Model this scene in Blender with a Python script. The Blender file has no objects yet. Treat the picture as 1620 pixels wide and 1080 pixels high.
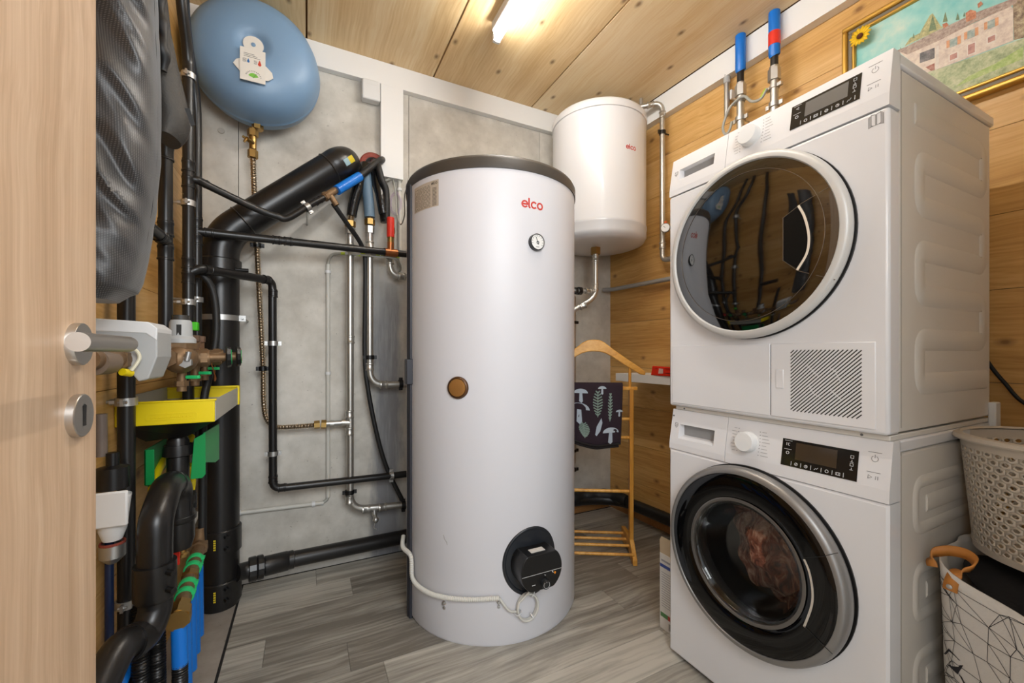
import bpy, math, random
from mathutils import Vector, Matrix
random.seed(7)
PI=math.pi
C=bpy.context.scene.collection
# ---------------------------------------------------------------- camera
F_PX=650.0; CXP=810.0; HYP=558.0; CH=1.044; YAW=math.atan(.5); CY=math.cos(YAW); SY=math.sin(YAW)
cam=bpy.data.cameras.new('camera'); cam.sensor_width=36; cam.lens=F_PX/1620*36; cam.shift_y=18/1620; cam.clip_start=.02
co=bpy.data.objects.new('camera',cam); C.objects.link(co); co.location=(0,0,CH); co.rotation_euler=(PI/2,0,-YAW)
bpy.context.scene.camera=co
# ---------------------------------------------------------------- world, lights, exposure
w=bpy.data.worlds.new('hall_daylight'); bpy.context.scene.world=w; w.use_nodes=True
w.node_tree.nodes['Background'].inputs[0].default_value=(.90,.95,1,1); w.node_tree.nodes['Background'].inputs[1].default_value=1.6
def area(name,loc,rot,sx,sy,power,col):
    l=bpy.data.lights.new(name,'AREA'); l.shape='RECTANGLE'; l.size=sx; l.size_y=sy; l.energy=power; l.color=col
    o=bpy.data.objects.new(name,l); C.objects.link(o); o.location=loc; o.rotation_euler=rot; return o
area('hall_fill_light',(.25,-.85,1.85),(math.radians(72),0,0),1.1,.8,38,(.95,.98,1))  # unseen fill light added behind the camera to brighten the room, no real fixture
TUBE_STRENGTH=75
vs=bpy.context.scene.view_settings
vs.view_transform='Standard'; vs.look='None'; vs.gamma=1; vs.use_curve_mapping=False; vs.exposure=0.0

# ---------------------------------------------------------------- pixel rays to points on real planes
def ray(px,py):
    a=(px-CXP)/F_PX; b=-(py-HYP)/F_PX
    return (a*CY+SY,-a*SY+CY,b)
def PY(px,py,Y):
    r=ray(px,py); t=Y/r[1]; return Vector((r[0]*t,Y,CH+r[2]*t))
def PX(px,py,X):
    r=ray(px,py); t=X/r[0]; return Vector((X,r[1]*t,CH+r[2]*t))
def PW(px,py,off=0):
    r=ray(px,py); t=(1.9641-off)/(r[0]+.047*r[1]); return Vector((r[0]*t,r[1]*t,CH+r[2]*t))
def PC(px,py,c,R):
    r=ray(px,py); a=r[0]**2+r[1]**2; b=-2*(r[0]*c[0]+r[1]*c[1]); k=c[0]**2+c[1]**2-R*R
    d=max(0,b*b-4*a*k); t=(-b-math.sqrt(d))/(2*a); return Vector((r[0]*t,r[1]*t,CH+r[2]*t))
def WX(y): return 1.86+.047*(2.215-y)      # the right wall runs very slightly askew

# ---------------------------------------------------------------- materials
def lin(c):
    return tuple(((v/255+.055)/1.055)**2.4 if v/255>.04045 else v/255/12.92 for v in c)+(1,)
MC={}
def mat(name,rgb,rough=.5,metal=0,spec=.5,coat=0,bump=0,bscale=200,var=0,vscale=8,ior=None,emit=None,trans=0,sub=0):
    if name in MC: return MC[name]
    m=bpy.data.materials.new(name); m.use_nodes=True; nt=m.node_tree; p=nt.nodes['Principled BSDF']
    col=lin(rgb) if max(rgb)>1 else tuple(rgb)+(1,)
    p.inputs['Base Color'].default_value=col; p.inputs['Roughness'].default_value=rough; p.inputs['Metallic'].default_value=metal
    p.inputs['Specular IOR Level'].default_value=spec; p.inputs['Coat Weight'].default_value=coat
    p.inputs['Coat Roughness'].default_value=.08
    if ior: p.inputs['IOR'].default_value=ior
    if trans: p.inputs['Transmission Weight'].default_value=trans
    if emit: p.inputs['Emission Color'].default_value=(1,1,1,1) if emit[1] is None else emit[1]; p.inputs['Emission Strength'].default_value=emit[0]
    if bump or var:
        g=nt.nodes.new('ShaderNodeNewGeometry')
    if bump:
        n=nt.nodes.new('ShaderNodeTexNoise'); n.inputs['Scale'].default_value=bscale; n.inputs['Detail'].default_value=4
        nt.links.new(g.outputs['Position'],n.inputs['Vector'])
        b=nt.nodes.new('ShaderNodeBump'); b.inputs['Strength'].default_value=bump; b.inputs['Distance'].default_value=.002
        nt.links.new(n.outputs['Fac'],b.inputs['Height']); nt.links.new(b.outputs['Normal'],p.inputs['Normal'])
    if var:
        n=nt.nodes.new('ShaderNodeTexNoise'); n.inputs['Scale'].default_value=vscale; n.inputs['Detail'].default_value=6
        nt.links.new(g.outputs['Position'],n.inputs['Vector'])
        r=nt.nodes.new('ShaderNodeValToRGB'); r.color_ramp.elements[0].position=.3; r.color_ramp.elements[1].position=.7
        r.color_ramp.elements[0].color=tuple(v*(1-var) for v in col[:3])+(1,); r.color_ramp.elements[1].color=tuple(min(1,v*(1+var)) for v in col[:3])+(1,)
        nt.links.new(n.outputs['Fac'],r.inputs['Fac']); nt.links.new(r.outputs['Color'],p.inputs['Base Color'])
    MC[name]=m; return m

class NT:
    """tiny node helper"""
    def __init__(s,m): s.t=m.node_tree; s.p=s.t.nodes['Principled BSDF']
    def n(s,kind,**kw):
        x=s.t.nodes.new('ShaderNode'+kind)
        for k,v in kw.items():
            if k.startswith('i_'): x.inputs[int(k[2:])].default_value=v
            else: setattr(x,k,v)
        return x
    def l(s,a,b): s.t.links.new(a,b)
    def math(s,op,a,b=None,c=None):
        x=s.n('Math',operation=op)
        for i,v in enumerate((a,b,c)):
            if v is None: continue
            if isinstance(v,(int,float)): x.inputs[i].default_value=v
            else: s.l(v,x.inputs[i])
        return x.outputs[0]
    def mix(s,f,a,b,mode='MIX'):
        x=s.n('Mix',data_type='RGBA',blend_type=mode)
        for i,v in ((0,f),(6,a),(7,b)):
            if isinstance(v,(int,float)): x.inputs[i].default_value=v
            elif isinstance(v,tuple): x.inputs[i].default_value=v
            else: s.l(v,x.inputs[i])
        return x.outputs[2]
    def ramp(s,f,stops):
        x=s.n('ValToRGB'); e=x.color_ramp.elements
        while len(e)<len(stops): e.new(.5)
        for q,(pos,c) in zip(e,stops): q.position=pos; q.color=c if len(c)==4 else tuple(c)+(1,)
        s.l(f,x.inputs[0]); return x.outputs[0]
    def mapping(s,vec,scale,loc=(0,0,0)):
        x=s.n('Mapping'); x.inputs['Scale'].default_value=scale; x.inputs['Location'].default_value=loc; s.l(vec,x.inputs[0]); return x.outputs[0]
    def noise(s,vec,scale,detail=4,rough=.5,dist=0):
        x=s.n('TexNoise'); x.inputs['Scale'].default_value=scale; x.inputs['Detail'].default_value=detail; x.inputs['Roughness'].default_value=rough; x.inputs['Distortion'].default_value=dist
        s.l(vec,x.inputs['Vector']); return x.outputs['Fac']
    def pos_rand(s,amount=7.0):
        g=s.n('NewGeometry'); o=s.n('ObjectInfo'); 
        cx=s.n('CombineXYZ'); 
        for i,k in enumerate((amount,amount*1.7,amount*2.3)): s.l(s.math('MULTIPLY',o.outputs['Random'],k),cx.inputs[i])
        a=s.n('VectorMath',operation='ADD'); s.l(g.outputs['Position'],a.inputs[0]); s.l(cx.outputs[0],a.inputs[1]); return a.outputs[0],o.outputs['Random']

def wood(name,axis,dark,mid,light,knots=0,rough=.55,stretch=.06,fine=120,band=9,bump=.15,randv=.12,knotcol=None,knotscale=3.2,plane=(1,2)):
    if name in MC: return MC[name]
    m=bpy.data.materials.new(name); m.use_nodes=True; N=NT(m); v,rnd=N.pos_rand()
    def sc(a,b): r=[b,b,b]; r[axis]=a; return tuple(r)
    warp=N.noise(v,2.5,2); 
    cmb=N.n('CombineXYZ'); 
    for i in range(3):
        if i!=axis: N.l(N.math('MULTIPLY',warp,.06),cmb.inputs[i])
    va=N.n('VectorMath',operation='ADD'); N.l(v,va.inputs[0]); N.l(cmb.outputs[0],va.inputs[1]); vv=va.outputs[0]
    g1=N.noise(N.mapping(vv,sc(stretch,1)),band,5,.6)
    g2=N.noise(N.mapping(vv,sc(stretch*.4,1)),fine,3,.5)
    f=N.math('ADD',N.math('MULTIPLY',g1,.62),N.math('MULTIPLY',g2,.38))
    f=N.math('ADD',f,N.math('MULTIPLY',N.math('SUBTRACT',rnd,.5),randv))
    col=N.ramp(f,[(.34,lin(dark)),(.5,lin(mid)),(.66,lin(light))])
    if knots:
        vo=N.n('TexVoronoi',feature='F1',voronoi_dimensions='2D'); vo.inputs['Scale'].default_value=knotscale; vo.inputs['Randomness'].default_value=1
        sp=N.n('SeparateXYZ'); N.l(N.mapping(v,sc(.62,1)),sp.inputs[0]); cb=N.n('CombineXYZ')
        N.l(sp.outputs[plane[0]],cb.inputs[0]); N.l(sp.outputs[plane[1]],cb.inputs[1]); N.l(cb.outputs[0],vo.inputs['Vector'])
        d=vo.outputs['Distance']; kk=N.noise(v,25,2); dd=N.math('ADD',d,N.math('MULTIPLY',N.math('SUBTRACT',kk,.5),.03))
        kf=N.ramp(dd,[(0,(1,1,1)),(.018*knots,(.9,.9,.9)),(.030*knots,(.5,.5,.5)),(.06*knots,(0,0,0))])
        col=N.mix(N.math('MULTIPLY',kf,.85),col,lin(knotcol or (120,78,38)))
    N.l(col,N.p.inputs['Base Color']); N.p.inputs['Roughness'].default_value=rough
    if bump:
        b=N.n('Bump'); b.inputs['Strength'].default_value=bump; b.inputs['Distance'].default_value=.001; N.l(f,b.inputs['Height']); N.l(b.outputs[0],N.p.inputs['Normal'])
    MC[name]=m; return m

def concrete(name,c1,c2,c3,stain=True):
    m=bpy.data.materials.new(name); m.use_nodes=True; N=NT(m); g=N.n('NewGeometry'); v=g.outputs['Position']
    a=N.noise(v,1.6,6,.6); b=N.noise(v,9,6,.65); 
    f=N.math('ADD',N.math('MULTIPLY',a,.65),N.math('MULTIPLY',b,.35))
    col=N.ramp(f,[(.36,lin(c1)),(.5,lin(c2)),(.62,lin(c3))])
    sp=N.noise(v,70,3,.6); col=N.mix(N.ramp(sp,[(.66,(0,0,0)),(.74,(.55,.55,.55))]),col,lin((96,92,84)))
    if stain:
        # a damp-darkened vertical run in the concrete below the wall opening
        s=N.n('SeparateXYZ'); N.l(v,s.inputs[0]); wob=N.noise(N.mapping(v,(3,3,.8)),3,4,.7)
        d=N.math('ABSOLUTE',N.math('SUBTRACT',N.math('ADD',s.outputs[0],N.math('MULTIPLY',wob,.16)),.455))
        k=N.ramp(d,[(.045,(.85,.85,.85)),(.10,(0,0,0))]); zz=N.ramp(s.outputs[2],[(.0,(1,1,1)),(.5,(1,1,1))])
        hz=N.ramp(N.math('ADD',N.math('MULTIPLY',s.outputs[2],.5),N.math('MULTIPLY',wob,.12)),[(.66,(1,1,1)),(.86,(0,0,0))])
        col=N.mix(N.math('MULTIPLY',k,hz),col,lin((120,122,128)))
        vt=N.noise(N.mapping(v,(14,14,1.2)),1,5,.7); col=N.mix(N.math('MULTIPLY',N.math('MULTIPLY',N.ramp(vt,[(.5,(0,0,0)),(.62,(1,1,1))]),k),.6),col,lin((176,178,178)))
    N.l(col,N.p.inputs['Base Color']); N.p.inputs['Roughness'].default_value=.75
    bp=N.n('Bump'); bp.inputs['Strength'].default_value=.25; bp.inputs['Distance'].default_value=.003; N.l(b,bp.inputs['Height']); N.l(bp.outputs[0],N.p.inputs['Normal'])
    MC[name]=m; return m

M_WALLW=wood('spruce_wall',1,(182,134,68),(210,164,96),(226,186,124),knots=1.3,rough=.4,knotscale=4.4)
M_CEIL=wood('spruce_ceiling',1,(218,182,128),(234,204,154),(244,222,182),knots=1.15,rough=.45,knotscale=4.2,plane=(0,1))
M_FLOOR=wood('grey_plank',0,(116,110,101),(158,153,143),(192,187,176),knots=0,rough=.42,stretch=.07,fine=90,band=26,randv=.26,bump=.1)
M_DOOR=wood('light_oak',2,(184,152,120),(201,170,139),(214,186,156),rough=.45,stretch=.03,band=40,fine=220,randv=0,bump=.05)
M_STAND=wood('honey_beech',2,(198,134,46),(222,160,66),(236,182,92),rough=.35,band=20)
M_SKIRT=wood('skirting_wood',0,(140,96,52),(160,112,64),(178,130,80),rough=.5)
M_CONC=concrete('raw_concrete',(172,167,158),(200,196,187),(220,216,208))
M_SCREED=concrete('screed',(128,120,112),(150,142,133),(168,160,150),stain=False)
WHITE=mat('white_enamel',(226,226,228),.28,coat=.3)
SIDEW=mat('white_sheet_steel',(216,211,203),.38)  # white sheet tinted warm: light bounced off the wood is put into the colour
TANKW=mat('tank_foil',(216,216,221),.42)
TRIMW=mat('white_paint',(236,236,235),.5)
PLW=mat('white_plastic',(225,226,226),.4)
DARKSEAM=mat('dark_gap',(25,24,23),.8)
BLK=mat('black_pe_pipe',(26,25,25),.33,bump=.05,bscale=60)
BLK2=mat('black_rubber',(20,20,21),.55)
FOIL=mat('black_foil',(22,22,23),.22,bump=.9,bscale=45)
RIM=mat('dark_grey_lid',(62,58,54),.45,bump=.2,bscale=400)
STRIP=mat('dark_profile',(44,46,54),.4)
STEEL=mat('pressed_steel',(200,198,192),.36,metal=.9)
STEEL2=mat('galvanised',(190,190,188),.4,metal=.9)
CORR=mat('corrugated_steel',(196,180,158),.3,metal=1)
BRASS=mat('brass',(168,138,84),.38,metal=1)
BRONZE=mat('gunmetal_bronze',(132,106,78),.55,metal=.6,var=.2,vscale=40)
COPPER=mat('copper_press',(190,120,76),.35,metal=.9)
BLUE=mat('blue_tape',(12,112,205),.35)
REDM=mat('red_tape',(222,52,36),.4)
VESSEL=mat('vessel_blue',(120,152,184),.40)
INSUL=mat('blue_grey_foam',(98,122,142),.5)
YEL=mat('yellow_plastic',(232,208,16),.38)
GRN=mat('green_plastic',(10,142,72),.4)
GRNL=mat('light_green_plastic',(40,190,110),.4)
GRY=mat('grey_plastic',(176,178,178),.45)
CONDW=mat('white_conduit',(206,204,196),.5)
CABLEG=mat('grey_cable',(168,168,160),.5)
BRSTEEL=mat('brushed_steel',(200,196,191),.34,metal=1)
GLASSB=mat('smoked_glass',(7,6,6),.04,spec=.9,ior=1.75)
DISP=mat('display_glass',(26,25,25),.12)
SCREEN=mat('display_window',(104,102,100),.2)
SILV=mat('silver_ring',(204,203,200),.4,metal=.12)
RINGG=mat('grey_chrome_ring',(142,140,138),.38,metal=.55)
GLASSW=mat('black_glass',(5,5,6),.05,spec=.5,ior=1.45)
INK=mat('grey_ink',(96,96,98),.6)
INKL=mat('light_ink',(216,216,216),.6)
REDLOGO=mat('red_lettering',(196,58,48),.5)
LABEL=mat('beige_label',(188,176,160),.55)
GAUGEF=mat('gauge_face',(232,232,230),.4)
BLKP=mat('black_plastic',(18,18,19),.35)
TERRA=mat('firestop_red',(140,62,48),.7)
LEATHER=mat('tan_leather',(196,128,56),.5,bump=.3,bscale=150)
BASKET=mat('beige_basket',(204,194,180),.45)
CLOTHB=mat('black_laundry',(20,19,21),.9,bump=.6,bscale=120)
GOLD=mat('gilt_frame',(206,162,74),.35,metal=.6)
GREYFR=mat('grey_slip',(118,108,92),.5,bump=.3,bscale=300)
CARD=mat('carton_board',(196,178,150),.8)
BLUEP=mat('blue_pipe',(20,90,170),.4)
DKBLUE=mat('dark_blue_hose',(18,34,66),.4)

# ---------------------------------------------------------------- mesh helpers
class G:
    def __init__(s): s.v=[]; s.f=[]
    def add(s,vs,fs):
        o=len(s.v); s.v+= [tuple(v) for v in vs]; s.f+=[tuple(i+o for i in f) for f in fs]; return s
    def box(s,x0,x1,y0,y1,z0,z1):
        return s.add([(x0,y0,z0),(x1,y0,z0),(x1,y1,z0),(x0,y1,z0),(x0,y0,z1),(x1,y0,z1),(x1,y1,z1),(x0,y1,z1)],
          [(0,3,2,1),(4,5,6,7),(0,1,5,4),(1,2,6,5),(2,3,7,6),(3,0,4,7)])
    def obox(s,p0,p1,wd,ht,up=(0,0,1)):
        """a bar from p0 to p1, width wd sideways and height ht along up"""
        p0=Vector(p0);p1=Vector(p1);d=(p1-p0).normalized();u=Vector(up); sd=d.cross(u).normalized(); u=sd.cross(d).normalized()
        vs=[]
        for p in (p0,p1):
            for a,b in ((-1,-1),(1,-1),(1,1),(-1,1)): vs.append(p+sd*a*wd/2+u*b*ht/2)
        return s.add(vs,[(0,1,2,3),(7,6,5,4),(0,4,5,1),(1,5,6,2),(2,6,7,3),(3,7,4,0)])
    def tube(s,pts,r,n=14,caps=True,closed=False,flat=None):
        pts=[Vector(p) for p in pts]; N=len(pts)
        if closed: caps=False
        T=[]
        for i in range(N):
            a=pts[(i-1)%N] if (i or closed) else pts[0]; b=pts[(i+1)%N] if (i<N-1 or closed) else pts[-1]
            T.append((b-a).normalized())
        t=T[0]; u=Vector((0,0,1)) if abs(t.z)<.9 else Vector((1,0,0)); u=(u-t*u.dot(t)).normalized(); rings=[]
        L=0
        for i in range(N):
            if i: L+=(pts[i]-pts[i-1]).length
            t=T[i]; u=(u-t*u.dot(t)).normalized(); w=t.cross(u)
            rr=r(i/(N-1),L) if callable(r) else r
            rings.append([pts[i]+(u*math.cos(2*PI*k/n)+w*math.sin(2*PI*k/n))*rr for k in range(n)])
        o=len(s.v)
        for R in rings: s.v+=[tuple(p) for p in R]
        for i in range(N if closed else N-1):
            j=(i+1)%N
            for k in range(n):
                k2=(k+1)%n; s.f.append((o+i*n+k,o+i*n+k2,o+j*n+k2,o+j*n+k))
        if caps:
            s.f.append(tuple(o+k for k in range(n))[::-1]); s.f.append(tuple(o+(N-1)*n+k for k in range(n)))
        return s
    def cyl(s,p0,p1,r,n=18,r2=None):
        r2=r if r2 is None else r2
        return s.tube([p0,p1],(lambda t,L:r+(r2-r)*t),n)
    def lathe(s,prof,origin,axis=(0,0,1),n=32,caps=True,sx=1,sy=1):
        """prof: list of (r,h) along axis"""
        o=Vector(origin);a=Vector(axis).normalized();u=Vector((0,0,1)) if abs(a.z)<.9 else Vector((1,0,0));u=(u-a*u.dot(a)).normalized();w=a.cross(u)
        b=len(s.v)
        for r,h in prof:
            for k in range(n):
                t=2*PI*k/n; s.v.append(tuple(o+a*h+(u*math.cos(t)*sx+w*math.sin(t)*sy)*max(r,1e-5)))
        for i in range(len(prof)-1):
            for k in range(n):
                k2=(k+1)%n; s.f.append((b+i*n+k,b+i*n+k2,b+(i+1)*n+k2,b+(i+1)*n+k))
        if caps:
            s.f.append(tuple(b+k for k in range(n))[::-1]); s.f.append(tuple(b+(len(prof)-1)*n+k for k in range(n)))
        return s
    def prism(s,poly,d):
        """poly: list of 3D points; extruded by vector d"""
        poly=[Vector(p) for p in poly]; d=Vector(d); n=len(poly)
        return s.add(poly+[p+d for p in poly],[tuple(range(n))[::-1],tuple(range(n,2*n))]+[(i,(i+1)%n,n+(i+1)%n,n+i) for i in range(n)])
    def ball(s,c,r,n=12,m=8,sc=(1,1,1)):
        vs=[];fs=[];c=Vector(c)
        for j in range(m+1):
            ph=PI*j/m
            for k in range(n):
                t=2*PI*k/n; vs.append(c+Vector((math.sin(ph)*math.cos(t)*sc[0],math.sin(ph)*math.sin(t)*sc[1],math.cos(ph)*sc[2]))*r)
        for j in range(m):
            for k in range(n):
                k2=(k+1)%n; fs.append((j*n+k,(j+1)*n+k,(j+1)*n+k2,j*n+k2))
        return s.add(vs,fs)
    def hexnut(s,p0,p1,r): return s.tube([p0,p1],r,6)
    def grid(s,fn,nu,nv,thick=None):
        """fn(u,v)->Vector ; optional thick: fn gives (front, back)"""
        vs=[];fs=[]
        if thick is None:
            for j in range(nv+1):
                for i in range(nu+1): vs.append(fn(i/nu,j/nv))
            for j in range(nv):
                for i in range(nu): a=j*(nu+1)+i; fs.append((a,a+1,a+nu+2,a+nu+1))
        return s.add(vs,fs)
def rp(pts,rad,seg=6):
    """round the corners of a path"""
    pts=[Vector(p) for p in pts]; out=[pts[0]]
    for i in range(1,len(pts)-1):
        p=pts[i]; a=(pts[i-1]-p); b=(pts[i+1]-p); r=rad[i] if isinstance(rad,(list,tuple)) else rad
        k=min(r,a.length*.49,b.length*.49); A=p+a.normalized()*k; B=p+b.normalized()*k
        for j in range(seg+1):
            t=j/seg; out.append(A*(1-t)**2+p*2*t*(1-t)+B*t*t)
    out.append(pts[-1]); return out
def spline(pts,seg=8):
    P=[Vector(p) for p in pts]; out=[]
    for i in range(len(P)-1):
        p0=P[max(0,i-1)];p1=P[i];p2=P[i+1];p3=P[min(len(P)-1,i+2)]
        for j in range(seg):
            t=j/seg; out.append(.5*((2*p1)+(p2-p0)*t+(2*p0-5*p1+4*p2-p3)*t*t+(3*p1-p0-3*p2+p3)*t**3))
    out.append(P[-1]); return out
def resample(pts,step):
    out=[pts[0]];acc=0
    for i in range(1,len(pts)):
        a=pts[i-1];b=pts[i];L=(b-a).length
        if L<1e-9: continue
        d=step-acc
        while d<=L: out.append(a+(b-a)*(d/L)); d+=step
        acc=L-(d-step)
    if (out[-1]-pts[-1]).length>1e-6: out.append(pts[-1])
    return out
def obj(name,g,m,parent=None,smooth=40,bevel=0,seg=2,solid=0,subd=0):
    me=bpy.data.meshes.new(name); me.from_pydata(g.v,[],g.f); me.update()
    import bmesh
    b=bmesh.new(); b.from_mesh(me); bmesh.ops.recalc_face_normals(b,faces=b.faces); b.to_mesh(me); b.free()
    me.materials.append(m)
    if smooth: me.shade_smooth(); me.set_sharp_from_angle(angle=math.radians(smooth))
    o=bpy.data.objects.new(name,me); C.objects.link(o)
    if parent is not None: o.parent=parent
    if solid: x=o.modifiers.new('s','SOLIDIFY'); x.thickness=solid; x.offset=0
    if bevel: x=o.modifiers.new('b','BEVEL'); x.width=bevel; x.segments=seg; x.limit_method='ANGLE'; x.angle_limit=math.radians(35)
    if subd: x=o.modifiers.new('u','SUBSURF'); x.levels=subd; x.render_levels=subd
    return o
def rel(o,parent):
    """parent o (built in world space) to a placed Empty, keeping it where it stands"""
    o.parent=parent; o.matrix_parent_inverse=parent_matrix(parent).inverted(); return o
def parent_matrix(p): return Matrix.LocRotScale(p.location,p.rotation_euler,None)
def tag(o,label,cat,group=None,kind=None):
    if label: o['label']=label
    if cat: o['category']=cat
    if group: o['group']=group
    if kind: o['kind']=kind
    return o
def thing(name,label,cat,loc=(0,0,0),rz=0,group=None):
    o=bpy.data.objects.new(name,None); o.empty_display_size=.05; C.objects.link(o); o.location=loc; o.rotation_euler=(0,0,rz)
    return tag(o,label,cat,group)
class T:
    """a thing whose parts are given in world coordinates"""
    def __init__(s,name,label,cat,loc,group=None):
        s.e=thing(name,label,cat,loc,0,group); s.off=Vector(loc)
    def part(s,name,g,m,under=None,label=None,**kw):
        o2=Vector(s.off)
        g.v=[tuple(Vector(v)-o2) for v in g.v]
        o=obj(name,g,m,under if under is not None else s.e,**kw)
        if label: o['label']=label
        return o
def structure(name,g,m,label=None,**kw):
    o=obj(name,g,m,None,**kw); o['kind']='structure'
    if label: o['label']=label
    return o
def strokes(g,lines,w,fn,h=.0004):
    """flat raised ribbons along 2D polylines; fn(x,y,h)->3D point"""
    for ln in lines:
        ln=[Vector((p[0],p[1])) for p in ln]
        L=[];R=[]
        for i,p in enumerate(ln):
            a=ln[max(0,i-1)];b=ln[min(len(ln)-1,i+1)]; d=(b-a); 
            if d.length<1e-9: d=Vector((1,0))
            d.normalize(); n=Vector((-d.y,d.x))*w/2; 
            if i==0: p=p-d*w*.3
            if i==len(ln)-1: p=p+d*w*.3
            L.append(p+n);R.append(p-n)
        vs=[fn(q.x,q.y,h) for q in L]+[fn(q.x,q.y,h) for q in R]; k=len(ln)
        vs+=[fn(q.x,q.y,-.0003) for q in L]+[fn(q.x,q.y,-.0003) for q in R]
        fs=[]
        for i in range(k-1):
            fs+=[(i,i+1,k+i+1,k+i),(2*k+i,i,i+1,2*k+i+1),(k+i,3*k+i,3*k+i+1,k+i+1)]
        g.add(vs,[f for f in fs])
    return g
def arc(cx,cy,r,a0,a1,n=14,ry=None):
    ry=r if ry is None else ry
    return [(cx+r*math.cos(math.radians(a0+(a1-a0)*i/n)),cy+ry*math.sin(math.radians(a0+(a1-a0)*i/n))) for i in range(n+1)]
def logo_lines(s):
    """the four lower-case letters e l c o, rounded, x-height s"""
    e=[arc(.5,.5,.5,0,318),[(.04,.5),(.98,.5)]]
    l=[[(1.28,1.5),(1.28,.25)]+arc(1.5,.22,.22,180,262,5)]
    c_=[arc(2.25,.5,.5,48,312)]
    o_=[arc(3.45,.5,.5,0,360,20)]
    return [[(x*s,y*s) for x,y in ln] for ln in e+l+c_+o_]
def cylmap(c,R,th0,z0,sgn=1):
    """2D to the skin of an upright cylinder; x runs to the viewer's right"""
    def fn(x,y,h):
        t=th0+x/R; return Vector((c[0]+(R+h)*math.cos(t),c[1]+(R+h)*math.sin(t),z0+y))
    return fn
def clampring(t,c,axis,r,todir=(-1,0,0),reach=.05,m=None,wd=.02):
    """pipe clamp: band with rubber, two screw lugs and a threaded stud to the wall"""
    c=Vector(c);a=Vector(axis).normalized();d=Vector(todir).normalized(); sd=a.cross(d).normalized()
    reach=2.2145-c.y if d.y>.9 else c.x+.4495
    g=G(); g.lathe([(r+.001,-wd/2),(r+.0045,-wd/2),(r+.0045,wd/2),(r+.001,wd/2)],c,a,20,caps=False)
    for s_ in (-1,1):
        q=c+sd*s_*(r+.008); g.obox(q-a*wd*.45,q+a*wd*.45,.016,.006,up=d)
        g.cyl(q-d*.009,q+d*.009,.0035,8)
    b=t.part('pipe_clamp',g,m or STEEL2)
    g2=G(); g2.cyl(c+d*(r+.002),c+d*(r+reach),.0045,8); g2.hexnut(c+d*(r+.002),c+d*(r+.014),.008); t.part('stud',g2,STEEL2,under=b)
    return b
def socket(g,p,axis,r,L=.03,lip=.003):
    a=Vector(axis).normalized();p=Vector(p)
    g.lathe([(r+.0005,-L/2),(r+lip,-L/2),(r+lip,-L/2+.004),(r+lip*.45,-L/2+.006),(r+lip*.45,L*.15),(r+lip*.9,L*.2),(r+lip*.9,L*.32),(r+lip*.4,L*.36),(r+lip*.4,L/2),(r+.0005,L/2)],p,a,18,caps=False)
    return g
# ================================================================ the room
CEILZ=2.537
floor=structure('floor',G().box(-.55,2.15,-1.3,2.3,-.09,-.006),DARKSEAM)
rows=[1.741+.1505*k for k in (3,2,1,0)]+[1.741-.1505*k for k in range(1,20)]
offs={1.5905:-.132,1.440:.130,1.2895:.233,1.139:1.267,.9885:.871,2.0420:.04}
for i in range(len(rows)-1):
    y1=rows[i];y0=rows[i+1]; y1=min(y1,2.214)
    if y0>=2.2: continue
    st=None
    for k,v in offs.items():
        if abs(k-y0)<.01: st=v
    if st is None: st=-.25+((i*.43)%1.25)
    xe=WX(y0)-.004; xs=[-.254]
    x=st
    while x-.93>-.2: x-=.93
    while x<xe-.05: 
        if x>-.2: xs.append(x)
        x+=.93 if abs(st-.233)<.001 else 1.25
    xs.append(xe)
    for a,b in zip(xs,xs[1:]):
        obj('plank',G().box(a+.0006,b-.0006,y0+.0006,y1-.0006,-.006,0),M_FLOOR,floor,smooth=0)
g=G(); g.v=[(-.455,-.2,.003),(-.262,-.2,.003),(-.262,2.2,.003),(-.455,2.2,.003),(-.455,-.2,-.006),(-.262,-.2,-.006),(-.262,2.2,-.006),(-.455,2.2,-.006)]
g.f=[(0,1,2,3),(0,4,5,1),(1,5,6,2),(2,6,7,3),(3,7,4,0),(4,7,6,5)]
obj('screed_strip',g,M_SCREED,floor,smooth=0)
obj('threshold_edge',G().box(-.262,-.2545,-.2,2.2,-.005,.001),DARKSEAM,floor,smooth=0)
# back wall: raw concrete cast in three panels
wb=structure('wall_back',G().box(-.55,2.15,2.225,2.35,-.09,2.62),DARKSEAM)
pj=[-.55,-.275,.49,1.30,2.1]
for a,b in zip(pj,pj[1:]):
    obj('concrete_panel',G().box(a+.0012,b-.0012,2.215,2.225,-.006,2.62),M_CONC,wb,smooth=0)
for px,py in ((350,207),(648,286),(352,470),(652,560)):
    p=PY(px,py,2.215); g=G(); g.lathe([(.0,-.0045),(.012,-.004),(.013,-.002),(.013,.001)],p+Vector((0,.0,0)),(0,1,0),20); obj('tie_plug',g,mat('tie_plug',(186,182,174),.8),wb)
# left and right walls: broad spruce boards
HL=[-.006,.22,.46,.70,.95,1.243,1.479,1.75,1.98,2.2,2.42,2.62]
wl=structure('wall_left',G().box(-.56,-.46,-.3,2.3,-.09,2.62),DARKSEAM)
for a,b in zip(HL,HL[1:]):
    obj('board',G().box(-.46,-.45,-.2,2.2145,a+.0009,b-.0009),M_WALLW,wl,smooth=0)
g=G(); 
def skew(x0,x1,y0,y1,z0,z1):
    """box lying along the askew right wall; x0,x1 measured out from the wall face (negative = into the wall)"""
    return G().add([(WX(y0)-x1,y0,z0),(WX(y0)-x0,y0,z0),(WX(y1)-x0,y1,z0),(WX(y1)-x1,y1,z0),(WX(y0)-x1,y0,z1),(WX(y0)-x0,y0,z1),(WX(y1)-x0,y1,z1),(WX(y1)-x1,y1,z1)],
       [(0,3,2,1),(4,5,6,7),(0,1,5,4),(1,2,6,5),(2,3,7,6),(3,0,4,7)])
wr=structure('wall_right',skew(-.11,-.01,-.3,2.3,-.09,2.62),DARKSEAM)
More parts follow.
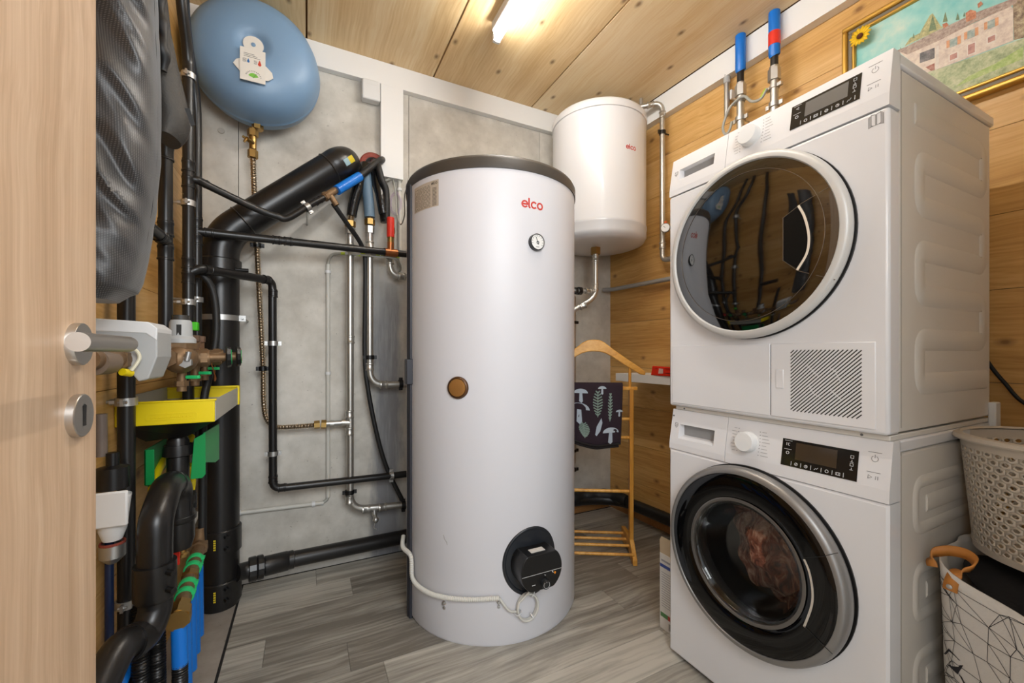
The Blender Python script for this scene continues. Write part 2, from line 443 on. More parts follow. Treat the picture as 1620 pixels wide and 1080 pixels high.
for a,b in zip(HL,HL[1:]):
    obj('board',skew(-.01,0,-.3,2.2145,a+.0009,b-.0009),M_WALLW,wr,smooth=0)
# ceiling: five wide boards running towards the back wall, dark joints between
ce=structure('ceiling',G().box(-.56,2.15,-.3,2.35,2.56,2.66),mat('joint_brown',(120,78,34),.8))
for a,b in ((-.62,-.0),(0,.615),(.615,1.223),(1.223,1.85)):
    if b==1.85:
        g=G(); y0,y1=-.3,2.3; g.add([(a+.004,y0,CEILZ),(WX(y0)-.053,y0,CEILZ),(WX(y1)-.053,y1,CEILZ),(a+.004,y1,CEILZ),(a+.004,y0,2.56),(WX(y0)-.053,y0,2.56),(WX(y1)-.053,y1,2.56),(a+.004,y1,2.56)],[(0,3,2,1),(4,5,6,7),(0,1,5,4),(1,2,6,5),(2,3,7,6),(3,0,4,7)])
    else: g=G().box(a+.004,b-.004,-.3,2.3,CEILZ,2.56)
    obj('ceiling_board',g,M_CEIL,ce,smooth=0)
structure('trim_1',G().box(-.45,1.87,2.18,2.2145,2.421,CEILZ-.0005),TRIMW,bevel=.001)
structure('trim_2',skew(.0005,.045,-.2,2.18,2.415,CEILZ-.0005),TRIMW,smooth=0)
# front wall with the doorway the photograph is taken from
wf=structure('wall_front',G().box(.66,2.15,-.25,-.12,-.006,2.62).box(-.55,.66,-.25,-.12,2.1,2.62).box(-.55,-.30,-.25,-.12,-.006,2.1),mat('front_wall_plaster',(222,220,214),.8),smooth=0)
# skirting in the far corner
bb=structure('baseboard_back',G().box(.60,1.845,2.203,2.2145,.0,.052),M_SKIRT,bevel=.001)
structure('baseboard_right',skew(.0005,.013,-.1,2.202,.0,.058),M_SKIRT,smooth=0)
# ---------------------------------------------------------------- the open door at the left
dr=structure('door_1',G().box(-.297,-.257,-.04,.756,.006,2.04),M_DOOR,bevel=.0012,label='light oak veneered door standing open at the left edge')
g=G(); c0=PX(133,537,-.257)
rc=Vector((-.257,.698,1.055))
g.lathe([(.0262,0),(.0262,.0075),(.0255,.0085),(0,.0086)],rc,(1,0,0),40); rose=obj('lever_rose',g,BRSTEEL,dr)
g=G(); neck=rp([(-.249,.698,1.055),(-.204,.698,1.055),(-.204,.560,1.055)],.012,8)
hp=[Vector(p) for p in neck]; g.tube(hp,.0098,20); 
lv=obj('lever_handle',g,BRSTEEL,dr); 
g=G(); kc=Vector((-.257,.699,.966)); g.lathe([(.0265,0),(.0265,.0075),(.0255,.0085),(.0,.0086)],kc,(1,0,0),40); kr=obj('keyhole_rose',g,BRSTEEL,dr)
g=G(); g.add([(-.2482,.699+a*.0042,.966+b) for a,b in ((-1,-.013),(1,-.013),(1,.001),(1.2,.012),(0,.0145),(-1.2,.012),(-1,.001))],[(0,1,2,3,4,5,6)]); obj('keyhole',g,DARKSEAM,kr,smooth=0)

# ---------------------------------------------------------------- ceiling batten lamp
L=T('batten_lamp','white fluorescent batten lamp with a bare glowing tube on the wooden ceiling','lamp',(.766,1.1,CEILZ))
x=.772
L.part('housing',G().box(x-.026,x+.026,.50,1.70,CEILZ-.042,CEILZ-.0005),TRIMW,bevel=.006)
for yy,sg in ((1.716,1),(.484,-1)):
    g=G(); g.box(x-.012,x+.022,yy-.012,yy+.006,CEILZ-.075,CEILZ-.012); L.part('end_holder',g,TRIMW,bevel=.004)
TUBE=mat('tube_glow',(255,255,255),.5,emit=(TUBE_STRENGTH,(1,.975,.94,1)))
L.part('tube',G().cyl((x+.006,.50,CEILZ-.060),(x+.006,1.705,CEILZ-.060),.0155,16),TUBE)

# ---------------------------------------------------------------- laundry machines
MX=1.135; MY=1.039; MW=.606; MD=.60
def mf(px,py,X=MX):
    p=PX(px,py,X); return (MY-p.y,p.z)
def machine(name,label,zb,zt,dryer):
    e=thing(name,label,'dryer' if dryer else 'washing machine',(MX,MY,zb),-PI/2)
    def P(n,g,m,under=None,lab=None,**kw):
        g.v=[(v[0],v[1],v[2]-zb) for v in g.v]
        o=obj(n,g,m,under if under is not None else e,**kw)
        if lab: o['label']=lab
        return o
    # steel body behind the plastic front
    if dryer: P('body',G().box(.003,MW-.003,.052,MD,zb+.004,zt-.03),SIDEW,bevel=.006)
    else:
        g=G(); X0,X1,Y0,Y1,Z0,Z1=.003,MW-.003,.050,MD,zb+.012,zt-.03
        g.add([(X0,Y0,Z0),(X1,Y0,Z0),(X1,Y1,Z0),(X0,Y1,Z0),(X0,Y0,Z1),(X1,Y0,Z1),(X1,Y1,Z1),(X0,Y1,Z1)],[(0,1,2,3),(4,5,6,7),(1,2,6,5),(2,3,7,6),(3,0,4,7)]); P('body',g,SIDEW,bevel=.006)
    P('top_panel',G().box(.0,MW,.045,MD+.018,zt-.028,zt),WHITE,bevel=.005)
    zs=zb+(.725 if dryer else .712)          # seam between fascia and front panel
    # lower front panel: profile extruded over the width, rounded corners
    pts=[]
    g=G()
    if dryer: z0,z1=zb+.002,zs
    else: z0,z1=zb+.012,zs
    if dryer: fp=P('front_panel',g.box(0,MW,0,.052,z0,z1-.0012),WHITE,bevel=.007)
    else:
        n_=96; cu_,cz_=.291,zb+.460; z1-=.0012; ev=.006
        per=[];ci=[]
        for i in range(n_):
            a=2*PI*(i+.5)/n_; dx,dz=math.cos(a),math.sin(a); 
            k=min(((MW-ev-cu_) if dx>0 else (cu_-ev))/max(abs(dx),1e-6),((z1-ev-cz_) if dz>0 else (cz_-z0-ev))/max(abs(dz),1e-6))
            per.append((cu_+dx*k,0,cz_+dz*k)); ci.append((cu_+dx*.181,0,cz_+dz*.181))
        g.add(per+ci,[(i,(i+1)%n_,n_+(i+1)%n_,n_+i) for i in range(n_)])
        A=[(ev,0,z0+ev),(MW-ev,0,z0+ev),(MW-ev,0,z1-ev),(ev,0,z1-ev)]; B_=[(0,ev*.7,z0),(MW,ev*.7,z0),(MW,ev*.7,z1),(0,ev*.7,z1)]; Cc=[(x,.052,z) for x,y,z in B_]
        g.add(A+B_+Cc,[(0,1,5,4),(1,2,6,5),(2,3,7,6),(3,0,4,7),(4,5,9,8),(5,6,10,9),(6,7,11,10),(7,4,8,11)])
        for q,(ax_,az_) in enumerate(((1,1),(-1,1),(-1,-1),(1,-1))):
            c_=Vector((MW-ev if ax_>0 else ev,0,z1-ev if az_>0 else z0+ev)); nb=sorted(per,key=lambda p:(Vector(p)-c_).length)[:2]; g.add([c_]+nb,[(0,1,2)])
        g.add(ci+[(x,.03,z) for x,y,z in ci],[(i,(i+1)%n_,n_+(i+1)%n_,n_+i) for i in range(n_)])
        fp=P('front_panel',g,WHITE,smooth=25)
    # slanted fascia
    sl=.020
    def fas(u,h,z):
        t=(z-zs)/(zt-zs); return Vector((u,sl*max(0,(t-.12)/.88)**1.1-h,z))
    def fascia(u0,u1,hole=None):
        g=G(); us=[u0,u1]; zz=[zs+.0012,zs+.03,zs+.06,zs+.09,zt-.006,zt]
        if hole: us=[u0,hole[0],hole[1],u1]; zz=sorted(set([zs+.0012,zs+.02,hole[2],hole[3],zt]))
        for i in range(len(us)-1):
            for j in range(len(zz)-1):
                if hole and i==1 and abs(zz[j]-hole[2])<1e-6: continue
                g.add([fas(us[i],0,zz[j]),fas(us[i+1],0,zz[j]),fas(us[i+1],0,zz[j+1]),fas(us[i],0,zz[j+1])],[(0,1,2,3)])
        a=fas(u0,0,zs+.0012);b=fas(u0,0,zt);D=.052
        for u in (u0,u1): 
            k=[fas(u,0,z) for z in zz]; g.add(k+[Vector((u,D,zt)),Vector((u,D,zs+.0012))],[tuple(range(len(k)+2))])
        g.add([fas(u0,0,zt),fas(u1,0,zt),(u1,D,zt),(u0,D,zt)],[(0,1,2,3)])
        g.add([fas(u0,0,zs+.0012),fas(u1,0,zs+.0012),(u1,D,zs+.0012),(u0,D,zs+.0012)],[(0,1,2,3)])
        if hole:
            h0,h1,h2,h3=hole; d=.030
            A=[fas(h0,0,h2),fas(h1,0,h2),fas(h1,0,h3),fas(h0,0,h3)]; Bk=[Vector((h0+.004,d,h2+.010)),Vector((h1-.004,d,h2+.010)),Vector((h1-.004,d,h3-.002)),Vector((h0+.004,d,h3-.002))]
            g.add(A+Bk,[(0,1,5,4),(1,2,6,5),(2,3,7,6),(3,0,4,7),(4,5,6,7)])
        return g
    usplit=.212
    dw=P('detergent_drawer' if not dryer else 'water_tank_drawer',fascia(0.0,usplit-.0008,(.034,.170,zb+(.776 if dryer else .752),zb+(.812 if dryer else .800))),WHITE,smooth=20)
    g=G(); k0=zb+(.776 if dryer else .752);k1=zb+(.812 if dryer else .800)
    g.add([(.0385,.0294,k0+.0105),(.1655,.0294,k0+.0105),(.1655,.0294,k1-.003),(.0385,.0294,k1-.003)],[(0,1,2,3)]); P('grip_recess',g,mat('recess_grey',(150,150,150),.4),dw,smooth=0)
    fa=P('control_panel',fascia(usplit+.0008,MW),WHITE,smooth=20)
    FM=lambda u,z,h: fas(u,h,z)
    # maker's mark: a small shield
    g=G(); su,szz=.022,zb+(.802 if dryer else .795)
    strokes(g,[[(su-.006,szz+.007),(su+.006,szz+.007),(su+.006,szz-.002),(su,szz-.009),(su-.006,szz-.002),(su-.006,szz+.007)],[(su-.004,szz+.004),(su,szz-.001),(su+.004,szz+.004)],arc(su,szz-.001,.0035,200,340,6)],.0011,FM); P('maker_mark',g,INK,dw,smooth=0)
    # rotary knob
    ku,kz=(.289,zb+.806) if dryer else (.281,zb+.786)
    ax=Vector((0,-1,.12)).normalized(); g=G(); base=fas(ku,0,kz)
    g.lathe([(.031,0),(.031,.002),(.0288,.003),(.028,.022),(.026,.0245),(0,.0250)],base,ax,48); P('programme_knob',g,PLW,fa)
    # programme marks beside the knob
    g=G(); g2=G()
    for sd in (-1,1):
        n=8
        for i in range(n):
            z=kz+.034-i*.0092; u=ku+sd*(.034+.004*abs(i-3.5)*-.15)
            strokes(g2,[[(u-.0008,z),(u+.0008,z)]],.0016,FM)
            l=.008+.008*((i*7)%4)/4 if sd<0 else .012+.012*((i*5)%4)/4
            strokes(g,[[(u+sd*.006,z),(u+sd*(.006+l),z)]],.0016,FM)
    P('programme_dots',g2,INK,fa,smooth=0); P('programme_names',g,mat('faint_ink',(172,172,174),.6),fa,smooth=0)
    # display
    d0,d1=(.398,.551) if dryer else (.376,.546); e0,e1=(zb+.769,zb+.833) if dryer else (zb+.746,zb+.815)
    g=G(); g.add([fas(d0,.0012,e0),fas(d1,.0012,e0),fas(d1,.0012,e1),fas(d0,.0012,e1),fas(d0,-.001,e0),fas(d1,-.001,e0),fas(d1,-.001,e1),fas(d0,-.001,e1)],[(0,1,2,3),(0,4,5,1),(1,5,6,2),(2,6,7,3),(3,7,4,0)])
    dp=P('display_panel',g,DISP,fa,smooth=0)
    s0,s1=d0+.034,d0+.128; t0,t1=e0+.020,e1-.006
    g=G(); g.add([fas(s0,.0016,t0),fas(s1,.0016,t0),fas(s1,.0016,t1),fas(s0,.0016,t1)],[(0,1,2,3)]); P('display_window',g,SCREEN if dryer else mat('display_dark',(62,52,42),.08,ior=1.8),dp,smooth=0)
    g=G(); F2=lambda u,z,h: fas(u,.0016+h,z)
    zi=e0+.0085
    for i in range(6): strokes(g,[[(d0+.026+i*.0235,zi-.005),(d0+.026+i*.0235,zi+.005)]],.0009,F2)
    for i in range(5):
        u=d0+.038+i*.0235
        ic=[[arc(u,zi,.0035,0,360,10)],[[(u-.0045,zi-.003),(u+.0045,zi-.003),(u+.0045,zi+.003),(u-.0045,zi+.003),(u-.0045,zi-.003)],[(u-.002,zi-.003),(u-.002,zi+.003)],[(u+.002,zi-.003),(u+.002,zi+.003)]],[arc(u,zi,.0035,0,360,10),[(u-.002,zi-.002),(u+.002,zi+.002)]],[arc(u,zi,.0035,0,360,10),[(u,zi),(u,zi+.003)],[(u,zi),(u+.002,zi)]],[[(u-.004,zi-.003),(u-.001,zi+.001),(u+.001,zi-.001),(u+.004,zi+.003)]]][(i+ (0 if dryer else 2))%5]
        strokes(g,ic,.0009,F2)
    for j,z in enumerate((e1-.012,e1-.034)):
        strokes(g,[[(d0+.006,z+.008),(d0+.024,z+.008)]],.0007,F2)
        u=d0+.015
        if j==0: strokes(g,[[(u-.004,z+.003),(u-.004,z-.004)],[(u+.004,z+.002),(u,z+.002),(u,z-.004),(u+.004,z-.004)]] if not dryer else [[(u-.003,z),(u+.003,z+.003),(u+.003,z-.003),(u-.003,z)]],.0009,F2)
        else: strokes(g,[arc(u,z-.001,.0035,0,360,10)],.0011,F2)
    u=d1-.012
    for i in range(4):
        z=e0+.024+i*.009; strokes(g,[[(u-.003,z),(u-.003,z+.006),(u+.003,z+.006),(u+.003,z),(u-.003,z)]] if i%2 else [[(u-.003,z),(u+.003,z)],[(u,z),(u,z+.005)]],.0008,F2)
    P('display_symbols',g,INKL,dp,smooth=0)
    # power and start marks at the right
    g=G(); u=.576; z=e1-.010
    strokes(g,[arc(u,z,.0062,125,415,14),[(u,z+.002),(u,z+.009)],[(u-.013,z+.014),(u+.012,z+.014)],[(u-.013,z-.030),(u+.012,z-.030)],
       [(u-.010,z-.045),(u-.010,z-.037),(u-.003,z-.041),(u-.010,z-.045)],[(u+.004,z-.045),(u+.004,z-.038)],[(u+.008,z-.045),(u+.008,z-.038)]],.0009,FM)
    P('power_marks',g,INK,fa,smooth=0)
    # loading door
    cu=.291; cz=zb+(.482 if dryer else .460)
    O=(cu,0,cz); ay=(0,-1,0)
    if dryer:
        P('door_gasket',G().lathe([(.259,-.01),(.259,.005),(.225,.005),(.225,-.01)],O,ay,80),BLKP,smooth=30)
        dn=P('loading_door',G().lathe([(.252,.004),(.256,.010),(.258,.020),(.255,.029),(.247,.034),(.238,.034),(.235,.030),(.233,.014)],O,ay,96,caps=False),SILV,None,'silver-white ring of the round door')
        prof=[(.2355,.016),(.2355,.029),(.21,.0335),(.16,.037),(.10,.039),(0,.040)]
        P('door_glass',G().lathe(prof,O,ay,96,caps=False),GLASSB,dn,'smoked black glass')
        P('trim_line',G().lathe([(.2085,.0338),(.2085,.0346),(.2072,.0348),(.2072,.0339)],O,ay,96,caps=False),mat('glass_edge',(120,110,100),.2,metal=.6),dn)
        # handle wedge on the right of the glass
        def gf(u,z,h=0):
            r=math.hypot(u-cu,z-cz); pf=[(0,.040),(.10,.039),(.16,.037),(.21,.0335),(.2355,.029),(.3,.020)]; y=.02
            for (r0,h0),(r1,h1) in zip(pf,pf[1:]):
                if r0<=r<=r1: y=h0+(h1-h0)*(r-r0)/(r1-r0)
            return Vector((u,-(y+h+.0006),z))
        wed=[mf(a,b,MX-.036) for a,b in ((1240,345),(1268,322),(1312,293))]; 
        wed=[(u,z) for u,z in wed]
        lo=[mf(a,b,MX-.036) for a,b in ((1240,412),(1262,428),(1318,442))]
        g=G(); strokes(g,[wed],.0016,gf,.0008); strokes(g,[lo],.0016,gf,.0008); strokes(g,[[wed[0],lo[0]]],.002,gf,.0012)
        P('seam_lines',g,mat('glass_edge',(120,110,100)),dn,smooth=0)
        arcp=[mf(a,b,MX-.038) for a,b in ((1264,326),(1272,340),(1278,360),(1280,380),(1276,402),(1262,426))]
        pk=[wed[0]]+arcp+[lo[0]]
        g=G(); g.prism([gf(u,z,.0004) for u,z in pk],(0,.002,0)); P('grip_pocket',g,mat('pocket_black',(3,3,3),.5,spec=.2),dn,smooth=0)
        g=G(); strokes(g,[[ (p.x,p.z) for p in spline([(u,0,z) for u,z in arcp],5)]],.0055,lambda u,z,h: gf(u,z,h+.0022)); P('grip_edge',g,mat('grip_cream',(226,214,196),.35),dn,smooth=0)
        # service flap and air grille at the foot
        f0,f1,z0,z1=.014,.583,zb+.012,zb+.209
        g=G(); g.box(f0-.0016,f1+.0016,-.0007,.01,z0-.0016,z1+.0016); P('flap_gap',g,DARKSEAM,fp,bevel=.006)
        us=.351
        P('service_flap',G().box(f0,us-.0008,-.0022,.01,z0,z1),WHITE,fp,bevel=.0019,seg=2)
        gr=P('air_grille',G().box(us+.0008,f1,-.0022,.01,z0,z1),WHITE,fp,bevel=.0019,seg=2)
        P('release_button',G().box(.365,.386,-.0036,.0,zb+.089,zb+.140),WHITE,gr,bevel=.003)
        # diagonal slots, each a narrow sunken strip (dark) in the grille
        g=G(); a0,a1,b0,b1=.403,.558,zb+.032,zb+.192; stp=.0092; sw=.0026
        k=-(b1-b0)
        while k<(a1-a0):
            # line z-b0 = u-a0-k
            u0=max(a0,a0+k); z_0=b0+(u0-a0-k); u1=min(a1,a0+k+(b1-b0)); z_1=b0+(u1-a0-k)
            if u1-u0>.006:
                L0=(u1-u0); nseg=max(1,round(L0/.052))
                for q in range(nseg):
                    s0_=u0+(L0*q/nseg)+.0011; s1_=u0+L0*(q+1)/nseg-.0011
                    strokes(g,[[(s0_,b0+(s0_-a0-k)),(s1_,b0+(s1_-a0-k))]],sw*1.0,lambda u,z,h: Vector((u,-.0024-h*.2,z)))
            k+=stp
        P('grille_slots',g,mat('slot_dark',(44,42,40),.8),gr,smooth=0)
        # manual symbol
        g=G(); u,z=.583,zb+.705
        FP=lambda u,z,h: Vector((u,-h-.0002,z))
        for q in range(3): strokes(g,[[(u-.009-q*.0022,z+.012-q*.002),(u-.009-q*.0022,z-.012-q*.002),(u-.006-q*.002,z-.014)]],.0007,FP); strokes(g,[[(u+.009+q*.0022,z+.012-q*.002),(u+.009+q*.0022,z-.012-q*.002),(u+.006+q*.002,z-.014)]],.0007,FP)
        strokes(g,[[(u-.009,z+.012),(u-.001,z+.010),(u-.001,z-.014),(u-.009,z-.012)],[(u+.009,z+.012),(u+.001,z+.010),(u+.001,z-.014),(u+.009,z-.012)]],.0008,FP)
        P('manual_symbol',g,INK,fp,smooth=0)
    else:
        P('door_gasket',G().lathe([(.260,-.0),(.260,.004),(.18,.004),(.18,-.03)],O,ay,80,caps=False),BLKP,smooth=30)
        dn=P('loading_door',G().lathe([(.250,.002),(.256,.010),(.258,.018),(.256,.030),(.251,.038),(.244,.0415),(.238,.0415),(.236,.037)],O,ay,96,caps=False),RINGG,None,'grey metallic ring of the round door')
        P('door_cover',G().lathe([(.2375,.038),(.232,.0405),(.215,.0415),(.19,.0412),(.168,.037),(.162,.030),(.163,.004)],O,ay,96,caps=False),GLASSW,dn,'smoked black glass annulus')
        P('door_ridge',G().lathe([(.169,.0385),(.166,.0398),(.160,.0385),(.157,.032)],O,ay,96,caps=False),mat('ridge',(112,108,104),.2,metal=.5),dn)
        GL=mat('clear_glass',(.93,.94,.93),.02,trans=1,ior=1.46)
        P('porthole_glass',G().lathe([(.163,.034),(.158,.030),(.150,.012),(.138,-.030),(.118,-.060),(.07,-.068),(0,-.070),(0,-.064),(.068,-.062),(.114,-.054),(.131,-.028),(.143,.014),(.152,.034),(.160,.0375),(.163,.0375)],O,ay,72,caps=False),GL,dn)
        dm=P('drum',G().lathe([(.178,.004),(.172,-.02),(.185,-.05),(.235,-.07),(.24,-.40),(0,-.41)],O,ay,64,caps=False),mat('drum_dark',(70,68,66),.35,metal=.6))
        # the brown laundry inside the drum
        random.seed(3); g=G(); N_=26
        def lau(a,b):
            r=.190; ph=PI*b; t=2*PI*a; 
            k=1+.10*math.sin(5*t+3*ph)+.07*math.sin(9*t-4*ph)+.05*math.sin(13*ph+2*t)
            return Vector((cu+.032+r*math.sin(ph)*math.cos(t)*k*.95,.185+r*.62*math.sin(ph)*math.sin(t)*k,cz+.012+r*math.cos(ph)*k*.88))
        g.grid(lau,56,32)
        lm=bpy.data.materials.new('laundry_brown'); lm.use_nodes=True; N=NT(lm); ge=N.n('NewGeometry'); a=N.noise(N.mapping(ge.outputs['Position'],(10,26,14)),1,6,.6,1.5)
        N.l(N.ramp(a,[(.36,lin(('0' and (78,44,34)))),(.5,lin((142,86,64))),(.66,lin((206,168,144)))]),N.p.inputs['Base Color']); N.p.inputs['Roughness'].default_value=.9
        b_=N.n('Bump'); b_.inputs['Strength'].default_value=1; b_.inputs['Distance'].default_value=.02; N.l(a,b_.inputs['Height']); N.l(b_.outputs[0],N.p.inputs['Normal'])
        g.v=[(MX+v[1],MY-v[0],v[2]) for v in g.v]; lo_=obj('laundry_heap',g,lm); tag(lo_,'tangle of brown and pinkish laundry behind the round washing machine door','laundry')
        # grip arc and the seams on the right of the door
        def gf(u,z,h=0): return Vector((u,-(.0415+h),z))
        arcp=[mf(a,b,MX-.040) for a,b in ((1273,885),(1281,905),(1286,935),(1284,960),(1273,990))]
        g=G(); strokes(g,[[(p.x,p.z) for p in spline([(u,0,z) for u,z in arcp],5)]],.005,gf); P('grip_edge',g,mat('grip_cream2',(190,182,170),.35),dn,smooth=0)
        g=G(); e1_=[mf(a,b,MX-.042) for a,b in ((1272,882),(1300,880),(1326,874))]; e2_=[mf(a,b,MX-.042) for a,b in ((1273,990),(1300,1018),(1317,1034))]
        strokes(g,[e1_,e2_],.0012,lambda u,z,h: Vector((u,-.0424-h,z))); P('seam_lines',g,DARKSEAM,dn,smooth=0)
        for fx in (.05,MW-.05):
            for fy in (.06,.54): P('foot',G().cyl((fx,fy,0),(fx,fy,.014),.02),BLKP)
        P('fascia_screw',G().lathe([(.003,0),(.003,.001),(0,.0012)],(.02,-.0,zt-.02),ay,10),INK,fa)
    return e,P
W,WP=machine('washing_machine','white front-loading washing machine on the floor with brown laundry behind its round door',0,.848,False)
D,DP=machine('tumble_dryer','white tumble dryer stacked on top of the washing machine',.860,1.715,True)
# joining kit between the two
JK=T('stacking_kit','thin white stacking frame between dryer and washing machine','stacking kit',(MX+.02,MY,.848))
g=G(); g.box(MX+.016,MX+.60,MY-MW+.004,MY-.014,.8485,.8605); JK.part('frame',g,SIDEW,bevel=.002)
for u in (.05,.55):
    p=Vector((MX+.0158,MY-u,.8545)); JK.part('screw',G().lathe([(.003,0),(.003,.001),(0,.0014)],p,(-1,0,0),10),INK)
g=G(); g.box(MX+.585,MX+.622,MY-MW-.012,MY-MW+.004,.825,.905); JK.part('strap',g,PLW,bevel=.003)
# pressed relief on the visible side sheets (side plane at u=MW)
def relief(P,pts,w,h=.0035,rad=.03):
    pts=rp([(0,a,b) for a,b in pts],rad,6); g=G(); ln=[(p.y,p.z) for p in pts]
    # bevelled band: outer ribbon low, inner ribbon high
    L=[]
    for i,p in enumerate(ln):
        a=ln[max(0,i-1)];b=ln[min(len(ln)-1,i+1)]; d=Vector((b[0]-a[0],b[1]-a[1])).normalized(); n=Vector((-d.y,d.x)); q=Vector(p)
        if i==0: q=q-d*w*.5
        if i==len(ln)-1: q=q+d*w*.5
        L.append([q+n*w/2,q+n*(w/2-.007),q-n*(w/2-.007),q-n*w/2])
    U=MW-.003
    vs=[];
    for r in L: vs+=[(U,r[0].x,r[0].y),(U+h,r[1].x,r[1].y),(U+h,r[2].x,r[2].y),(U,r[3].x,r[3].y)]
    fs=[(4*i+j,4*i+j+1,4*i+4+j+1,4*i+4+j) for i in range(len(L)-1) for j in range(3)]; k=4*(len(L)-1)
    fs+=[(0,1,2,3),(k+3,k+2,k+1,k)]
    g.add(vs,fs); return g
zz=[1.600,1.495,1.390,1.285,1.180,1.075,.970]
pts=[]
for i,z in enumerate(zz): pts+= [(.155,z),(.545,z)] if i%2==0 else [(.545,z),(.155,z)]
DP('side_relief',relief(DP,pts,.052),SIDEW,smooth=50)
DP('side_seam',G().box(MW-.0035,MW-.0022,.062,.0635,.875,1.68),mat('soft_seam',(150,142,132),.6),smooth=0)
WP('side_seam',G().box(MW-.0035,MW-.0022,.062,.0635,.02,.82),mat('soft_seam',(150,142,132),.6),smooth=0)
for zc in (.685,.480,.275,.08):
    pts=[(.52,zc+.055),(.135,zc+.055),(.135,zc-.055),(.52,zc-.055)]
    WP('side_relief',relief(WP,pts,.030,rad=.035),SIDEW,smooth=50); 
    g=relief(WP,[(.21,zc),(.52,zc)],.042); WP('side_relief',g,SIDEW,smooth=50)

# ---------------------------------------------------------------- the big hot-water tank
TC=(.7315,1.667); TR=.363
K=T('water_tank','tall white cylindrical hot-water tank standing on the floor in mid-room','water tank',(TC[0],TC[1],0))
shell=K.part('jacket',G().lathe([(TR-.006,0),(TR,.012),(TR,1.705),(TR-.004,1.708)],(TC[0],TC[1],0),(0,0,1),120),TANKW,smooth=50)
K.part('lid',G().lathe([(TR+.0005,1.7),(TR+.004,1.70),(TR+.004,1.735),(TR-.002,1.747),(TR-.015,1.751),(.2,1.752),(0,1.753)],(TC[0],TC[1],0),(0,0,1),120,caps=False),RIM,smooth=50)
def tdir(px,py):
    p=PC(px,py,TC,TR); th=math.atan2(p.y-TC[1],p.x-TC[0]); return p,th,Vector((math.cos(th),math.sin(th),0))
p,th,n=tdir(826,321)
g=G(); strokes(g,logo_lines(.0215),.0062,cylmap(TC,TR,th,p.z-.012)); K.part('lettering',g,REDLOGO,shell,label='red lettering "elco"',smooth=0)
# closing profile at the left
for k,(dth,rr) in enumerate(((0,.011),(.040,.009))):
    t=math.radians(-176.5)+dth; g=G(); g.tube([(TC[0]+(TR+.002)*math.cos(t),TC[1]+(TR+.002)*math.sin(t),z) for z in (.0,.94,1.705)],rr,12); K.part('closing_profile',g,STRIP)
t=math.radians(-175); g=G(); c=Vector((TC[0]+(TR+.010)*math.cos(t),TC[1]+(TR+.010)*math.sin(t),0)); g.box(c.x-.012,c.x+.014,c.y-.02,c.y+.02,.92,1.02); K.part('profile_clip',g,STRIP,bevel=.003)
# rating label
p0,t0,_=tdir(656,300); p1,t1,_=tdir(694,300); zt_=PC(694,283,TC,TR).z; zb_=PC(694,325,TC,TR).z
g=G(); W_=(t1-t0)%(2*PI)*TR; fn=cylmap(TC,TR,t0,zb_)
g.grid(lambda u,v: fn(u*W_,v*(zt_-zb_),.0006),10,1); K.part('rating_label',g,LABEL,shell,smooth=30)
g=G(); hh=zt_-zb_
for r in range(17):
    y=hh*(.06+.05*r); x=.006
    while x<W_*.70:
        l=.010+.02*random.random(); strokes(g,[[(x,y),(min(x+l,W_*.72),y)]],.0016,lambda a,b,h: fn(a,b,.0008)); x+=l+.004
    if r<14: strokes(g,[[(W_*.80,y),(W_*.93,y)]],.0022,lambda a,b,h: fn(a,b,.0008))
strokes(g,[[(a*.62+W_*.76,b*.62+hh*.85) for a,b in ln] for ln in logo_lines(.0115)],.0024,lambda a,b,h: fn(a,b,.001))
K.part('label_print',g,mat('label_ink',(92,84,74),.6),shell,smooth=0)
# thermometer
p,th,n=tdir(847,384)
ga=K.part('thermometer',G().lathe([(.030,0),(.030,.016),(.0275,.018),(.0268,.0145),(0,.0140)],p,n,40),BLKP,label='round thermometer dial')
K.part('dial',G().lathe([(.0266,.0142),(.0266,.0150),(0,.0150)],p,n,40,caps=False),GAUGEF,ga)
def discmap(p,n,d):
    sd=Vector((0,0,1)).cross(n)*1; up=Vector((0,0,1))
    return lambda x,y,h: p+n*(d+h)+sd*x+up*y
g=G(); dm_=discmap(p,n,.0152)
strokes(g,[[(0.004,-.009),(-.006,.016)]],.0022,dm_); strokes(g,[arc(.001,-.002,.005,0,360,10)],.002,dm_)
for a in range(-30,220,25): strokes(g,[[(.020*math.cos(math.radians(a)),.020*math.sin(math.radians(a))),(.0235*math.cos(math.radians(a)),.0235*math.sin(math.radians(a)))]],.0012,dm_)
strokes(g,[[(-.006,-.018),(.006,-.018)]],.0014,dm_)
K.part('needle_and_marks',g,BLKP,ga,smooth=0)
# bronze blind cap
p,th,n=tdir(725,613)
cp=K.part('inspection_cap',G().lathe([(.040,0),(.040,.006),(.037,.010),(.034,.011),(.034,.007),(0,.007)],p,n,40),mat('cap_dark_brown',(88,60,38),.4,metal=.4),label='dark brown screw cap')
K.part('cap_disc',G().lathe([(.0335,.005),(.031,.013),(.02,.015),(0,.0155)],p,n,32,caps=False),mat('cap_tan',(166,120,66),.35,metal=.5),cp)
